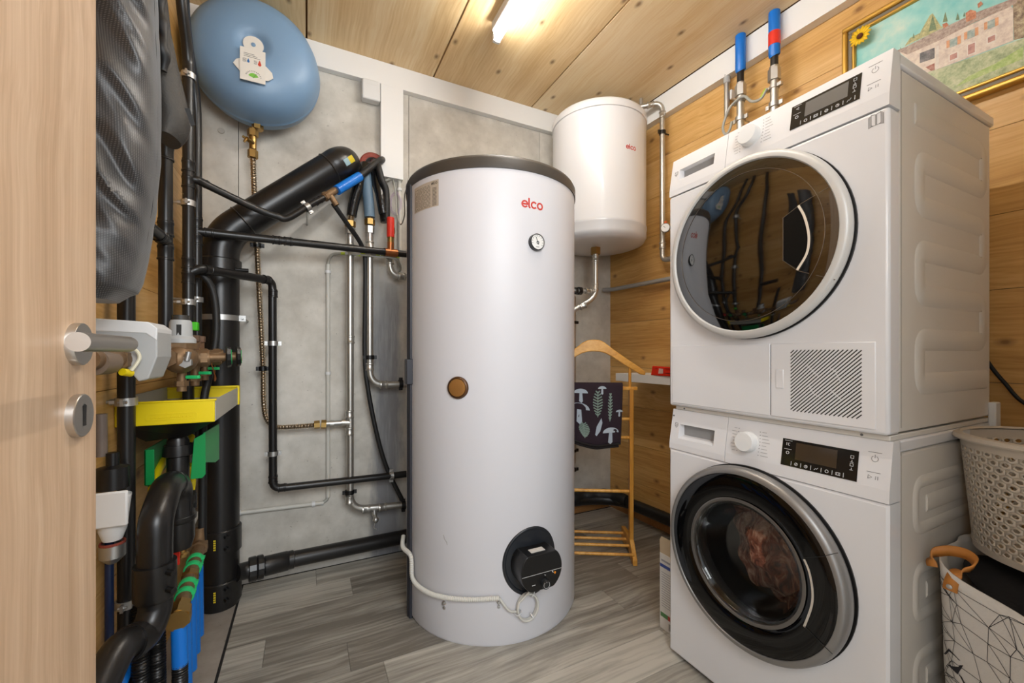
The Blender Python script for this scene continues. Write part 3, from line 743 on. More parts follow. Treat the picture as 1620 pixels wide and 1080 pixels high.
# electric heater head
p,th,n=tdir(841,886); up=Vector((0,0,1)); sd=up.cross(n)
g=G(); R0=.104
g.tube([p+sd*(R0*math.cos(a)*.98)+up*(R0*1.12*math.sin(a))+n*(-.003-(1-math.cos(math.asin(min(1,abs(math.cos(a))*R0/TR))))*TR) for a in [2*PI*i/72 for i in range(72)]],lambda t,L:.0085+.0012*math.sin(t*PI*140),8,closed=True)
fl=K.part('heater_flange',g,mat('flange_black',(28,32,38),.4),smooth=60)
g=G(); g.grid(lambda u,v: p+sd*(R0*v*math.cos(2*PI*u)*.98)+up*(R0*v*1.12*math.sin(2*PI*u))+n*(.0025-(TR-math.sqrt(TR*TR-(R0*v*math.cos(2*PI*u)*.98)**2))),48,8); K.part('flange_plate',g,mat('flange_black',(28,32,38),.4),fl,smooth=30)
hd=(n*.92+Vector((.30,-.0,0))*.0).normalized()
fc=p+n*.075
poly=[]
for i in range(48):
    a=2*PI*i/48; x=.082*math.cos(a); y=.082*math.sin(a)
    y=min(y,.056); y=max(y,-.068); poly.append(p+sd*x+up*y-n*.01)
hb=K.part('heater_head',G().prism(poly,n*.085),BLKP,smooth=25,bevel=.002,label='black heater control head')
F3=lambda x,y,h: p+n*(.0752+h)+sd*x+up*y
g=G(); strokes(g,[[(-.079,-.010),(.079,-.010)]],.0010,F3); strokes(g,[[(-.040,-.045),(-.028,-.045)],[(.040,-.012),(.045,-.018)],[(.010,-.018),(.013,-.021)]],.0022,F3); K.part('front_marks',g,INKL,hb,smooth=0)
K.part('setting_knob',G().lathe([(.0165,.0),(.0165,.012),(.0155,.014),(0,.0145)],F3(.010,-.047,0),n,32),mat('knob_dark',(34,36,38),.3),hb)
g=G(); F4=lambda x,y,h: F3(x,y,.0148+h); strokes(g,[arc(.010,-.047,.0115,130,410,20),[(.010,-.040),(.010,-.036)]],.0009,F4); K.part('knob_scale',g,INKL,hb,smooth=0)
K.part('indicator_light',G().lathe([(.004,0),(.004,.001),(0,.0012)],F3(.052,-.020,0),n,14),mat('amber',(236,140,30),.4),hb)
g=G(); q0=p+up*.0565+n*.03-sd*.032; g.prism([q0,q0+sd*.056,q0+sd*.056+n*.026,q0+n*.026],up*.0012); K.part('head_sticker',g,mat('sticker_white',(214,210,204),.5),hb,smooth=0)
# screws and dent
for a,b in ((703,955),(789,953)):
    q,th2,n2=tdir(a,b); g=G(); g.lathe([(.008,0),(.008,.003),(.005,.004),(.005,.010),(0,.011)],q+up*.004,n2,12); g.lathe([(.006,0),(.006,.004),(0,.005)],q-up*.013,n2,6); K.part('screw_clip',g,STEEL2,shell)
g=G(); q,th2,n2=tdir(703,855); strokes(g,[[(-.004,.020),(.001,.006),(.010,-.004),(.012,-.012)]],.0018,cylmap(TC,TR,th2,q.z)); K.part('scratch',g,mat('scratch',(150,146,142),.6),shell,smooth=0)

# white flexible hose around the foot of the tank
Hs=T('flexible_conduit','white ribbed flexible conduit slung around the foot of the tall tank','conduit',(TC[0],TC[1]-TR,.1))
pp=[]
for px,py in ((650,880),(653,915),(672,934),(700,944),(740,948),(790,946)):
    q=PC(px,py,TC,TR+.014); pp.append(q)
aa=math.radians(-189); pp=[Vector((TC[0]+(TR+.014)*math.cos(aa),TC[1]+(TR+.014)*math.sin(aa),pp[0].z+.028)),Vector((TC[0]+(TR+.022)*math.cos(math.radians(-181)),TC[1]+(TR+.022)*math.sin(math.radians(-181)),pp[0].z+.008))]+pp
sp=resample(spline(pp,20),.0022)
Hs.part('ribbed_hose',G().tube(sp,lambda t,L:.0078+.0011*math.cos(L*2*PI/.0066),12),CONDW,smooth=60)
cb=T('heater_cable','thin white cable coiled below the black heater head','cable',(TC[0],TC[1]-TR-.02,.14))
q,th2,n2=tdir(832,955); sd2=up.cross(n2)
cc=[]; endp=pp[-1]
cc.append(endp); 
cc.append(q+sd2*-.070+up*-.002+n2*.008)
for i in range(0,52):
    a=math.radians(200+i*20); r=.043+.003*math.sin(i*.35); cc.append(q+sd2*(r*math.cos(a)*.9)+up*(r*math.sin(a)*1.12)+n2*(.006+.014*(i/52)))
cc.append(p-up*.066+n*.035); cc.append(p-up*.045+n*.035)
cb.part('cord',G().tube(spline(cc,5),.0042,8),CONDW,smooth=60)
for a in (60,200,300):
    r=.043; c=q+sd2*(r*math.cos(math.radians(a))*.9)+up*(r*math.sin(math.radians(a))*1.12)+n2*.011
    cb.part('cable_tie',G().lathe([(.0125,-.002),(.014,-.002),(.014,.002),(.0125,.002)],c,sd2*-math.sin(math.radians(a))+up*math.cos(math.radians(a)),14,caps=False),INKL)
# crumpled sheet of foil lying on the lid
BG=T('plastic_sheet','crumpled clear-white plastic sheet lying on top of the tall tank','sheet',(.76,1.85,1.7535))
g=G()
def sh(u,v):
    x=.60+.30*u; y=1.83+.13*v; z=1.755+.012*abs(math.sin(9*u+4*v))+.055*math.exp(-((u-.42)/.10)**2-((v-.4)/.35)**2)+.02*math.exp(-((u-.75)/.15)**2-((v-.6)/.3)**2)
    return Vector((x+.015*math.sin(7*v),y,z))
g.grid(sh,30,14); BG.part('film',g,mat('film_white',(232,232,232),.25),smooth=0,solid=.0006)

# ---------------------------------------------------------------- the small wall boiler
BC=(1.55,1.952); BR=.270
S=T('wall_boiler','smaller white electric boiler hung high in the right-hand corner','boiler',(BC[0],BC[1],1.70))
o_=(BC[0],BC[1],0)
bs=S.part('casing',G().lathe([(BR,1.762),(BR,2.352)],o_,(0,0,1),96,caps=False),WHITE)
S.part('top_cap',G().lathe([(BR-.001,2.352),(BR+.005,2.354),(BR+.005,2.385),(BR-.004,2.40),(.22,2.415),(.12,2.425),(0,2.428)],o_,(0,0,1),96,caps=False),WHITE,smooth=60)
S.part('bottom_cap',G().lathe([(BR-.001,1.762),(BR+.0035,1.760),(BR+.0035,1.745),(BR+.001,1.742),(BR+.001,1.705),(BR-.012,1.682),(.22,1.668),(.1,1.664),(0,1.664)],o_,(0,0,1),96,caps=False),WHITE,smooth=60)
p=PC(991,231,BC,BR); th=math.atan2(p.y-BC[1],p.x-BC[0])
g=G(); strokes(g,logo_lines(.0165),.0046,cylmap(BC,BR,th,p.z-.010)); S.part('lettering',g,REDLOGO,bs,label='red lettering "elco"',smooth=0)
S.part('wall_bracket',G().box(BC[0]-.12,BC[0]+.12,2.205,2.2145,1.80,2.30).box(BC[0]-.10,BC[0]-.06,2.12,2.206,2.2,2.24).box(BC[0]+.06,BC[0]+.10,2.12,2.206,2.2,2.24),STEEL2,bevel=.002)
ou=PY(945,413,1.95); 
S.part('outlet_nut',G().hexnut((1.526,1.95,1.625),(1.526,1.95,1.667),.030),BRASS)

# ---------------------------------------------------------------- the blue expansion vessel
VC=(-.190,2.274); 
V=T('expansion_vessel','big blue flattened expansion vessel hung high on the concrete wall','vessel',(VC[0],2.215,VC[1]))
def vp(sc=1,dy=0): 
    return [(.0,.280),(.036,.280),(.042,.283),(.052,.292),(.075,.297),(.12,.292),(.17,.279),(.203,.260),(.226,.228),(.238,.19),(.243,.158),(.2445,.14),(.2455,.139),(.2455,.136),(.244,.133),(.242,.11),(.232,.075),(.205,.045),(.15,.03),(0,.025)]
g=G(); g.lathe(vp(),(VC[0],2.215,VC[1]),(0,-1,0),80,caps=False,sx=1.0); body=V.part('shell',g,VESSEL,smooth=70)
V.part('mounting_foot',G().box(VC[0]-.06,VC[0]+.06,2.19,2.2145,VC[1]-.12,VC[1]+.12),STEEL2,bevel=.002)
fy=2.215-.2815
def vm(x,y,h): return Vector((VC[0]+x,fy-h,VC[1]+y))
PAPER=mat('paper_label',(226,222,214),.5)
g=G(); g.lathe([(.0355,0),(.0355,.0014),(0,.0014)],vm(0,0,.002),(0,-1,0),30,sx=.95,sy=1.0); V.part('round_sticker',g,PAPER,body)
V.part('centre_plug',G().lathe([(.008,0),(.008,.003),(0,.004)],vm(0,0,.002),(0,-1,0),16),VESSEL,body)
g=G(); g.box(VC[0]-.043,VC[0]+.043,fy-.0225,fy-.0205,VC[1]-.158,VC[1]-.030); lb=V.part('data_card',g,PAPER,body,smooth=0)
g=G(); g.prism([vm(x,y,.0175) for x,y in [(-.066,-.100),(-.056,-.082),(-.039,-.074),(.045,-.082),(.066,-.102),(.070,-.122),(.052,-.138),(.0,-.140),(-.045,-.124)]],(0,.001,0)); V.part('oval_label',g,PAPER,body,smooth=0)
cm=lambda x,y,h: vm(x,y,.0228+h)
g=G()
for r in range(3): strokes(g,[[(-.030,-.052-r*.006),(.005+.01*r,-.052-r*.006)]],.0012,cm)
for r in range(4): strokes(g,[[(-.034,-.074-r*.004),(-.022,-.074-r*.004)],[(.004,-.074-r*.004),(.014,-.074-r*.004)]],.001,cm)
for a in range(15,170,13): strokes(g,[[(.002+.024*math.cos(math.radians(a)),-.143+.024*math.sin(math.radians(a))),(.002+.028*math.cos(math.radians(a)),-.143+.028*math.sin(math.radians(a)))]],.0016,cm)
strokes(g,[[(.002,-.143),(.012,-.125)]],.0012,cm); V.part('card_print',g,INK,lb,smooth=0)
g=G(); g.prism([cm(x,y,.0002) for x,y in [(.002,-.143)]+arc(.002,-.143,.018,20,160,10)],(0,.0004,0)); V.part('green_scale',g,mat('scale_green',(120,190,70),.5),lb,smooth=0)
def drop(cx_,cy_,s): return [(cx_+s*.5*math.cos(math.radians(a)),cy_+s*.5*math.sin(math.radians(a))) for a in range(-215,36,25)]+[(cx_,cy_+s*1.5)]
V.part('blue_drop',G().prism([cm(x,y,.0002) for x,y in drop(-.015,-.083,.009)],(0,.0004,0)),mat('print_blue',(50,110,170),.5),lb,smooth=0)
V.part('red_drop',G().prism([cm(x,y,.0002) for x,y in drop(.023,-.085,.012)],(0,.0004,0)),mat('print_red',(204,70,50),.5),lb,smooth=0)
vb=V.part('outlet_nut',G().hexnut((VC[0]-.0,2.09,VC[1]-.243),(VC[0],2.09,VC[1]-.262),.022),BRASS)
# ================================================================ pipework
def pipe(t,pts,r,m,bend=.04,name='pipe',n=14,seg=6,label=None,sm=40):
    return t.part(name,G().tube(rp(pts,bend,seg),r,n),m,smooth=sm,label=label)
def sockets(t,plist,r,m=None,L=.034,lip=.003,name='coupling'):
    for p,a in plist: t.part(name,socket(G(),p,a,r,L,lip),m or BLK,smooth=35)
UZ=(0,0,1); UX=(1,0,0); UYm=(0,-1,0)
LX=-.375
# --- left wall risers
t=T('riser_pipe','black pipe riser on the left wall, nearer one of the pair beside the blue vessel','pipe',(-.39,1.84,1.0))
A=[PX(276,-45,LX),PX(280,20,LX),PX(287,66,LX),PX(296,118,LX),PX(297.5,180,LX),PX(298,240,LX)]; y0=A[-1].y
A=[Vector((LX,y0-.13,2.53)),Vector((LX,y0-.125,2.40)),Vector((LX,y0-.09,2.24)),Vector((LX,y0-.01,2.10)),Vector((LX,y0,2.02)),Vector((LX,y0,1.80))]
riser=spline(A,8)+[Vector((LX,y0,.905)),Vector((LX,y0,.72))]
t.part('pipe',G().tube(riser,.0175,16),BLK)
clampring(t,PX(298,121,LX)+Vector((0,0,0)),UZ,.0175); clampring(t,PX(298,322,LX),UZ,.0175); clampring(t,PX(298,478,LX),UZ,.0175)
sockets(t,[(PX(298,y,LX),UZ) for y in (262,287,415,438)],.0175,L=.045)
Y_A=y0
t=T('riser_pipe','black pipe riser in the left back corner, rear one of the pair','pipe',(-.40,1.99,1.0))
X2=-.376; y2=PX(311.5,330,X2).y
pipe(t,[(X2-.012,y2-.16,2.53),(X2-.012,y2-.12,2.20),(X2,y2-.02,2.02),(X2,y2,1.90),(X2,y2,.66)],.0165,BLK,.1)
clampring(t,PX(311.5,474,X2),UZ,.0165); sockets(t,[(PX(311.5,y,X2),UZ) for y in (352,378,432)],.0165,L=.045)
Y_B=y2
t=T('branch_pipe','black pipe running across the concrete wall under the slanting waste pipe to the tank','pipe',(-.1,2.0,1.5))
Yb=2.06
pipe(t,[(X2,y2,PX(311.5,366,X2).z),PY(650,403,2.105)],.0165,BLK,.03)
pA=Vector((X2,y2,PX(311.5,366,X2).z)); pB=PY(650,403,2.105)
sockets(t,[(pA.lerp(pB,k),pB-pA) for k in (.045,.31,.36,.86)],.0165)
p=pA.lerp(pB,.878); dAB=(pB-pA).normalized(); g=G(); g.tube([p-dAB*.032,p+dAB*.032],.0195,16); g.tube([p,p+Vector((0,0,.05))],.0165,14); t.part('copper_tee',g,COPPER)
t.part('red_sleeve',G().tube([p+Vector((0,0,.075)),p+Vector((0,0,.172))],.0185,14),REDM)
t.part('brass_joint',G().tube([p+Vector((0,0,.045)),p+Vector((0,0,.08))],.0155,14),BRASS)
t=T('branch_pipe','black pipe sloping down from the front riser across the slanting waste pipe','pipe',(-.3,1.9,1.7))
Yc=1.90
q0=PX(298,283,LX); q1=PY(330,294,1.84); q2=PY(405,330,1.90); q3=PY(455,345,1.93); q4=PY(489,325,1.95); q5=PY(513,312,1.97)
t.part('pipe',G().tube(spline([q0,PY(312,285,1.82),q1,q2,PY(438,342,1.92),q3,q4,q5],8),.0135,14),BLK)
clampring(t,PY(486,328,1.95),(q5-q4),.0135,(0,1,0),.05)
sockets(t,[(PY(321,289,1.86),q2-q1),(PY(504,317,1.965),q5-q4)],.0135)
d=(PY(596,260,2.15)-q5).normalized(); 
g=G(); g.tube([q5-d*.005,q5+d*.085],.0155,14); g.hexnut(q5,q5+d*.018,.020); g.tube([q5+d*.035,q5+d*.035+Vector((.03,.0,-.045))],.013,12); t.part('brass_tee',g,BRONZE)
e1=PY(533,301,2.0);e2=PY(569,279,2.06)
t.part('blue_sleeve',G().tube([e1,e2],.0215,16),BLUE)
t.part('hose_to_wall',G().tube(spline([e2-d*.01,PY(585,266,2.08),PY(600,255,2.12),PY(606,252,2.21)],6),.0165,14),BLK2)
q6=PY(527,322,1.99); t.part('thin_hose',G().tube(spline([q6,PY(548,352,2.04),PY(572,388,2.11),PY(578,420,2.125),PY(577,560,2.13),PY(583,620,2.13),PY(597,690,2.13),PY(612,740,2.13),PY(636,790,2.13)],8),.011,12),BLK2)

t=T('branch_pipe','black pipe looping across and down the concrete wall with two elbows','pipe',(-.3,2.0,1.2))
a=PX(298,432,LX); e=PY(427,440,2.09); b=PY(432,772,2.09); c=PY(640,750,2.12)
pipe(t,[a,(a.x+.03,a.y+.004,PX(305,428,LX).z),PY(431,444,2.09),PY(432,773,2.09),PY(648,749,2.12)],.0165,BLK,.035)
a2=Vector((a.x+.03,a.y+.004,PX(305,428,LX).z)); b2=PY(431,444,2.09); sockets(t,[(a2.lerp(b2,.1),b2-a2),(a2.lerp(b2,.9),b2-a2),(PY(432,464,2.09),UZ),(PY(432,757,2.09),UZ),(PY(447,771,2.09),UX)],.0165)
for q,ax in ((PY(432,543,2.09),UZ),(PY(432,717,2.09),UZ)): clampring(t,q,ax,.0165,(0,1,0),.125)
clampring(t,PY(619,752,2.12),UX,.0165,(0,1,0),.095)
# thick hose that bends down from the risers to the manifold
t=T('black_hose','smooth black hose bending down beside the soil pipe to the brass manifold','hose',(-.33,1.8,.5))
hs=[PX(305,432,LX),PY(322,437,1.86),PY(336,458,1.87),PY(342,495,1.87),PY(341,540,1.86),PY(331,592,1.83),PY(322,640,1.80),PY(321,720,1.78),PY(320,868,1.76)]
t.part('hose',G().tube(spline(hs,8),.0125,14),BLK2); 
t=T('riser_pipe','black pipe riser low on the left wall, its top hidden by the hanging jacket','pipe',(-.39,1.61,1.3)); y3=PX(262,400,LX).y
pipe(t,[(LX-.02,y3-.02,2.53),(LX-.02,y3-.02,2.2),(LX,y3,1.95),(LX,y3,1.10)],.0178,BLK,.1)
zt_=PX(262,381,LX).z
t.part('side_branch',G().tube([(LX,y3,zt_),(LX,y3-.16,zt_+.002)],.0165,14),BLK)
sockets(t,[(PX(262,y,LX),UZ) for y in (360,398,240)],.0178,L=.05); sockets(t,[((LX,y3-.055,zt_),UYm)],.0165)
XD=-.412; 
t=T('riser_pipe','black pipe riser nearest the open door, passing in front of the yellow tray','pipe',(XD,1.38,.8)); yD=PX(200,600,XD).y
pipe(t,[(XD,yD,1.30),(XD,yD,.16)],.0180,BLK,.01)
clampring(t,PX(200,635,XD),UZ,.018); clampring(t,PX(200,953,XD),UZ,.018)
t=T('thin_pipe','thin dark blue hose at the very edge of the door, below the white filter','hose',(-.42,1.29,.3)); 
pipe(t,[PX(173,838,-.42),PX(173,1075,-.42),(-.42,1.28,.05)],.0085,DKBLUE,.02)

# --- big soil pipe
SX,SYY=-.3205,2.065
t=T('soil_pipe','thick black soil pipe rising from the floor in the left back corner','waste pipe',(SX,SYY,0))
ztop=1.44
pipe(t,[(SX,SYY,.004),(SX,SYY,ztop+.085),PY(520,263,SYY)+Vector((.045,0,.025)),],.068,BLK,.085,n=32,seg=10)
zz1=PY(350,880,SYY-.07).z; 
for px,py,L_ in ((348,411,.05),(348,862,.0),(348,925,.0)):
    pass
def collar(z0,z1,lugs=True):
    g=G().lathe([(.068,z0),(.0755,z0+.002),(.0755,z1-.004),(.072,z1),(.0685,z1)],(SX,SYY,0),UZ,32,caps=False); c=t.part('collar',g,BLK)
    if lugs:
        th=math.radians(-66); d=Vector((math.cos(th),math.sin(th),0))
        for z in (z0+.03,z1-.022): t.part('clamp_lug',G().cyl(Vector((SX,SYY,z))+d*.074,Vector((SX,SYY,z))+d*.098,.009,12),BLKP,under=c)
        th=math.radians(-95); d=Vector((math.cos(th),math.sin(th),0)); s_=Vector((-d.y,d.x,0)); q=Vector((SX,SYY,(z0+z1)/2))+d*.0757
        g=G(); 
        for k in range(5): z=-.018+k*.009; g.box(-.004,.004,0,.0008,z,z+.006)
        M=Matrix.Translation(q)@Matrix((s_,d,Vector((0,0,1)))).transposed().to_4x4(); g.v=[tuple(M@Vector(v)) for v in g.v]
        t.part('yellow_print',g,mat('yellow_print',(214,190,40),.5),under=c,smooth=0)
collar(.02,.115); collar(.225,.325); collar(1.375,1.43,False)
t.part('plug_lug',G().cyl((SX+.06,SYY-.05,1.385),(SX+.105,SYY-.05,1.385),.008,10),BLKP)
for f_ in (PY(368,372,SYY),): pass
dd=(PY(520,263,SYY)-PY(352,362,SYY)).normalized()
a=PY(373,350,SYY); bnd=PY(520,263,SYY)+Vector((.045,0,.025))
mid=(Vector((SX,SYY,ztop+.085)),bnd); dd=(mid[1]-mid[0]).normalized()
for s0 in (.11,):
    t.part('ring_seam',G().lathe([(.0685,-.004),(.0715,0),(.0685,.004)],mid[0]+dd*s0,dd,32,caps=False),BLK)
Lm=(mid[1]-mid[0]).length
t.part('ring_seam',G().lathe([(.0685,-.004),(.0715,0),(.0685,.004)],mid[1]-dd*.055,dd,32,caps=False),BLK)
t.part('end_bend',G().tube(spline([mid[1]-dd*.03,mid[1]-dd*.005,mid[1]+dd*.03+Vector((0,.03,0)),mid[1]+dd*.045+Vector((0,.08,-.0)),mid[1]+dd*.045+Vector((0,.183,0))],8),.0682,32),BLK)
q=mid[1]+dd*.02; 
g=G(); fnp=lambda u,v: q+Vector((-.01,0,-.045))+Vector((.035*u+.0,-.0685*math.cos((v-.5)*1.0)-.0012,0))+Vector((0,0,.014*v))
for k,(m_,u0) in enumerate(((mat('pale_blue_sticker',(150,180,190),.5),-.6),(mat('yellow_print',(214,190,40),.5),.35))):
    g=G(); 
    sdv=dd.cross(Vector((0,-1,0))).normalized()
    def st(u,v):
        an=(v-.5)*.42-.45; c=mid[1]+dd*(-.0+.024*(u+k)); return c+Vector((0,-1,0))*math.cos(an)*.0697+sdv*math.sin(an)*-.0697*1.0 if False else c+(Vector((0,-1,0))*math.cos(an)+(Vector((0,0,1))-dd*dd.z).normalized()*math.sin(an))*.0700
    g.grid(st,4,6); t.part('pipe_sticker',g,m_)
# bracket band at mid height
zb2=PY(348,503,SYY).z
t.part('wall_band',G().lathe([(.0685,-.011),(.0715,-.011),(.0715,.011),(.0685,.011)],(SX,SYY,zb2),UZ,32,caps=False),STEEL2)
t.part('band_lug',G().box(SX+.068,SX+.092,SYY-.02,SYY-.014,zb2-.012,zb2+.012).cyl((SX+.082,SYY-.035,zb2),(SX+.082,2.214,zb2),.004,8),STEEL2)
# --- floor-level drain
zA=.245; 
t=T('drain_pipe','black drain pipe along the foot of the concrete wall, joined to the soil pipe','waste pipe',(0,2.12,0))
L0=PY(378,905,2.05); L1=PY(640,849,2.165); 
L0=Vector((SX+.065,2.045,.205)); L1=Vector((.60,2.165,.093))
a=PY(385,903,2.05); b=PY(455,886,2.08); c=PY(642,848,2.15)
pts=[Vector((SX+.06,2.035,a.z+.004)),a,b,c,Vector((1.00,2.165,.10)),Vector((1.60,2.165,.102)),Vector((1.80,2.05,.102)),Vector((WX(1.8)-.055,1.80,.102)),Vector((WX(1.1)-.055,1.10,.102))]
t.part('pipe',G().tube(rp(pts,[0,.02,.02,.03,.1,.12,.1,.1,0],5),lambda u,L:.0345,24),BLK)
dr_=(b-a).normalized()
t.part('screw_coupling',G().lathe([(.036,-.03),(.049,-.028),(.050,-.004),(.046,0),(.0495,.004),(.049,.024),(.036,.028)],PY(406,898,2.058),dr_,14,caps=False),BLK,smooth=20)
t.part('reducer',G().lathe([(.036,-.04),(.041,-.04),(.041,.045),(.0375,.05),(.035,.052)],PY(436,891,2.07),dr_,24,caps=False),BLK)
t.part('coupling',G().lathe([(.035,-.012),(.0385,-.010),(.0385,.010),(.035,.012)],PY(460,885,2.08),dr_,24,caps=False),BLK)
t.part('corner_wrap',G().tube(spline([(1.50,2.165,.115),(1.62,2.155,.125),(1.74,2.09,.125),(1.79,1.98,.118)],8),lambda u,L:.038+.003*math.sin(L*60),16),BLK2)

# --- corrugated steel hose from the vessel
t=T('corrugated_hose','corrugated steel hose hanging from the blue vessel down to a steel tee','hose',(-.2,2.12,1.2))
vx=PY(400,215,2.09)
g=G(); g.tube([PY(400,203,2.09),PY(400,236,2.09)],.014,14); g.hexnut(PY(400,206,2.09),PY(400,216,2.09),.021); g.hexnut(PY(400,238,2.09),PY(400,250,2.09),.020); b_=t.part('brass_valve',g,BRASS)
p=PY(400,226,2.08); t.part('drain_tap',G().tube([p,p+Vector((-.02,-.03,.0))],.009,10).tube([p+Vector((-.012,-.018,0)),p+Vector((-.035,-.02,.012))],.0055,8).tube([p+Vector((-.02,-.03,0)),p+Vector((-.028,-.032,-.016))],.005,8),BRASS,under=b_)
hp=resample(spline([PY(400,250,2.09),PY(402,300,2.11),PY(406,380,2.12),PY(411,480,2.13),PY(416,580,2.13),PY(417,632,2.13),PY(421,660,2.13),PY(434,674,2.13),PY(460,675,2.13),PY(500,672,2.13)],12),.0022)
t.part('hose',G().tube(hp,lambda u,L:.0108+.0014*math.sin(L*2*PI/.0075),12),CORR,smooth=60)
for y in (388,583): 
    q=PY(407 if y<400 else 416,y,2.125); clampring(t,q,UZ,.011,(0,1,0),.085,BLKP)
t.part('brass_nut',G().hexnut(PY(497,672,2.13),PY(506,671,2.13),.019).hexnut(PY(508,671,2.13),PY(516,671,2.13),.021),BRASS)
t.part('steel_nipple',G().tube([PY(515,670,2.13),PY(551,668,2.13)],.0135,14).tube([PY(522,670,2.13),PY(528,670,2.13)],.017,14),STEEL2)

# --- bare steel risers on the concrete
YS=2.125
def steel(t,pts,bend=.045,name='pipe'): return pipe(t,pts,.0165,STEEL,bend,name,16)
def press(t,plist,r=.0165):
    for p,a in plist: t.part('press_fitting',G().lathe([(r+.0005,-.020),(r+.004,-.018),(r+.0045,-.013),(r+.002,-.010),(r+.0018,.010),(r+.0045,.013),(r+.004,.018),(r+.0005,.020)],p,a,18,caps=False),STEEL)
t=T('steel_pipe','left one of the bare steel pipes on the concrete wall, with a drain tap','pipe',(.2,YS,1.0))
a=PY(554,330,YS); steel(t,[PY(554,380,YS),PY(554,806,YS),PY(652,797,YS)],.075)
press(t,[(PY(554,392,YS),UZ),(PY(554,537,YS),UZ),(PY(553,655,YS),UZ),(PY(553,682,YS),UZ),(PY(553,790,YS),UZ),(PY(579,805,YS),UX),(PY(605,802,YS),UX)])
t.part('insulation',G().tube(spline([PY(578,262,2.16),PY(570,285,YS),PY(560,320,YS),PY(556,342,YS)],6),lambda u,L:.027-.004*u,14),FOIL)
t.part('hose_tail',G().tube(resample([PY(556,338,YS),PY(554,352,YS)],.002),lambda u,L:.015+.0012*math.sin(L*2*PI/.006),12),CORR)
t.part('brass_nut',G().hexnut(PY(554,350,YS),PY(554,359,YS),.025),BRASS); t.part('steel_nut',G().hexnut(PY(554,361,YS),PY(554,370,YS),.024).tube([PY(554,368,YS),PY(554,384,YS)],.0165,14),STEEL2)
clampring(t,PY(553,778,YS),UZ,.0165,(0,1,0),.09,BLKP); clampring(t,PY(638,799,YS),UX,.0165,(0,1,0),.09,BLKP)
q=PY(592,803,YS); g=G(); g.tube([q,q+Vector((0,-.005,-.035))],.012,12); g.tube([q+Vector((0,-.002,-.03)),q+Vector((.002,-.03,-.045))],.010,12); g.ball(q+Vector((.002,-.034,-.047)),.015,10,6); t.part('drain_tap',g,STEEL2)
t.part('tap_chain',G().tube(spline([q+Vector((0,-.03,-.06)),q+Vector((-.005,-.03,-.085)),q+Vector((.008,-.03,-.095))],6),.0022,6),STEEL2)
t.part('tee_branch',G().tube([PY(553,668,YS),PY(540,668,YS)],.0165,14),STEEL)
t=T('steel_pipe','middle one of the bare steel pipes on the concrete wall, turning into the tank','pipe',(.3,YS,1.2))
steel(t,[PY(585,375,YS),PY(585,609,YS),PY(652,607,YS)],.075)
press(t,[(PY(585,388,YS),UZ),(PY(585,580,YS),UZ),(PY(607,608,YS),UX)])
t.part('insulation',G().tube(spline([PY(578,272,2.12),PY(580,288,YS),PY(583,318,YS),PY(585,344,YS)],6),.0255,16),INSUL)
t.part('hose_tail',G().tube(resample([PY(585,340,YS),PY(585,352,YS)],.002),lambda u,L:.015+.0012*math.sin(L*2*PI/.006),12),CORR)
t.part('brass_nut',G().hexnut(PY(585,347,YS),PY(585,356,YS),.025),BRASS); t.part('steel_nut',G().hexnut(PY(585,358,YS),PY(585,369,YS),.022).tube([PY(585,366,YS),PY(585,380,YS)],.0165,14),STEEL2)
clampring(t,PY(585,565,YS),UZ,.0165,(0,1,0),.09,BLKP); clampring(t,PY(634,607,YS),UX,.0165,(0,1,0),.09,BLKP)
t=T('steel_pipe','short right-hand bare steel pipe bending into the tank below the red sleeve','pipe',(.4,YS,1.45))
steel(t,[PY(617,400,YS+.015),PY(617,436,YS+.015),PY(654,437,YS+.015)],.06); press(t,[(PY(617,412,YS+.015),UZ),(PY(636,437,YS+.015),UX)])
t.part('brass_nut',G().hexnut(PY(619,360,YS+.03),PY(619,369,YS+.03),.019),BRASS); t.part('steel_nut',G().hexnut(PY(619,371,YS+.03),PY(619,380,YS+.03),.016).tube([PY(619,378,YS+.03),PY(618,402,YS+.015)],.013,12),STEEL2)
t.part('hose_tail',G().tube(resample([PY(618,345,YS+.03),PY(619,361,YS+.03)],.002),lambda u,L:.011+.001*math.sin(L*2*PI/.006),10),CORR)
# insulated hoses coming out of the wall opening
t=T('wall_opening','round wall opening with rust-red firestop collar behind the hoses','wall opening',PY(588,262,2.215))
o_=PY(590,262,2.214); g=G(); g.lathe([(.035,-.002),(.062,-.002),(.066,.004),(.058,.010),(.040,.008)],o_,(0,-1,0),40,caps=False); t.part('firestop',g,TERRA)
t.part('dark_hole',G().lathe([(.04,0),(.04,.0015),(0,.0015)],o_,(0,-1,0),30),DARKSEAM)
t=T('black_hose','foil-wrapped black hose hanging straight down from the wall opening','hose',PY(600,300,2.13))
t.part('hose',G().tube(spline([o_+Vector((.005,-.01,.01)),PY(592,272,2.14),PY(601,305,2.10),PY(607,338,2.10)],7),.024,14),FOIL)
t=T('black_hose','black hose from the wall opening down into the red sleeve','hose',PY(605,300,2.09))
t.part('hose',G().tube(spline([o_+Vector((.02,-.01,.02)),PY(598,262,2.10),PY(604,284,2.08),PY(611,302,2.085),PY(612,345,2.095)],7),.0155,14),BLK2)
t=T('black_hose','shiny black hose tied beside the middle insulated pipe','hose',PY(602,320,2.15))
t.part('hose',G().tube(spline([o_+Vector((.0,-.012,.0)),PY(584,266,2.15),PY(596,296,2.16),PY(604,325,2.165),PY(608,352,2.165)],7),.019,14),FOIL)
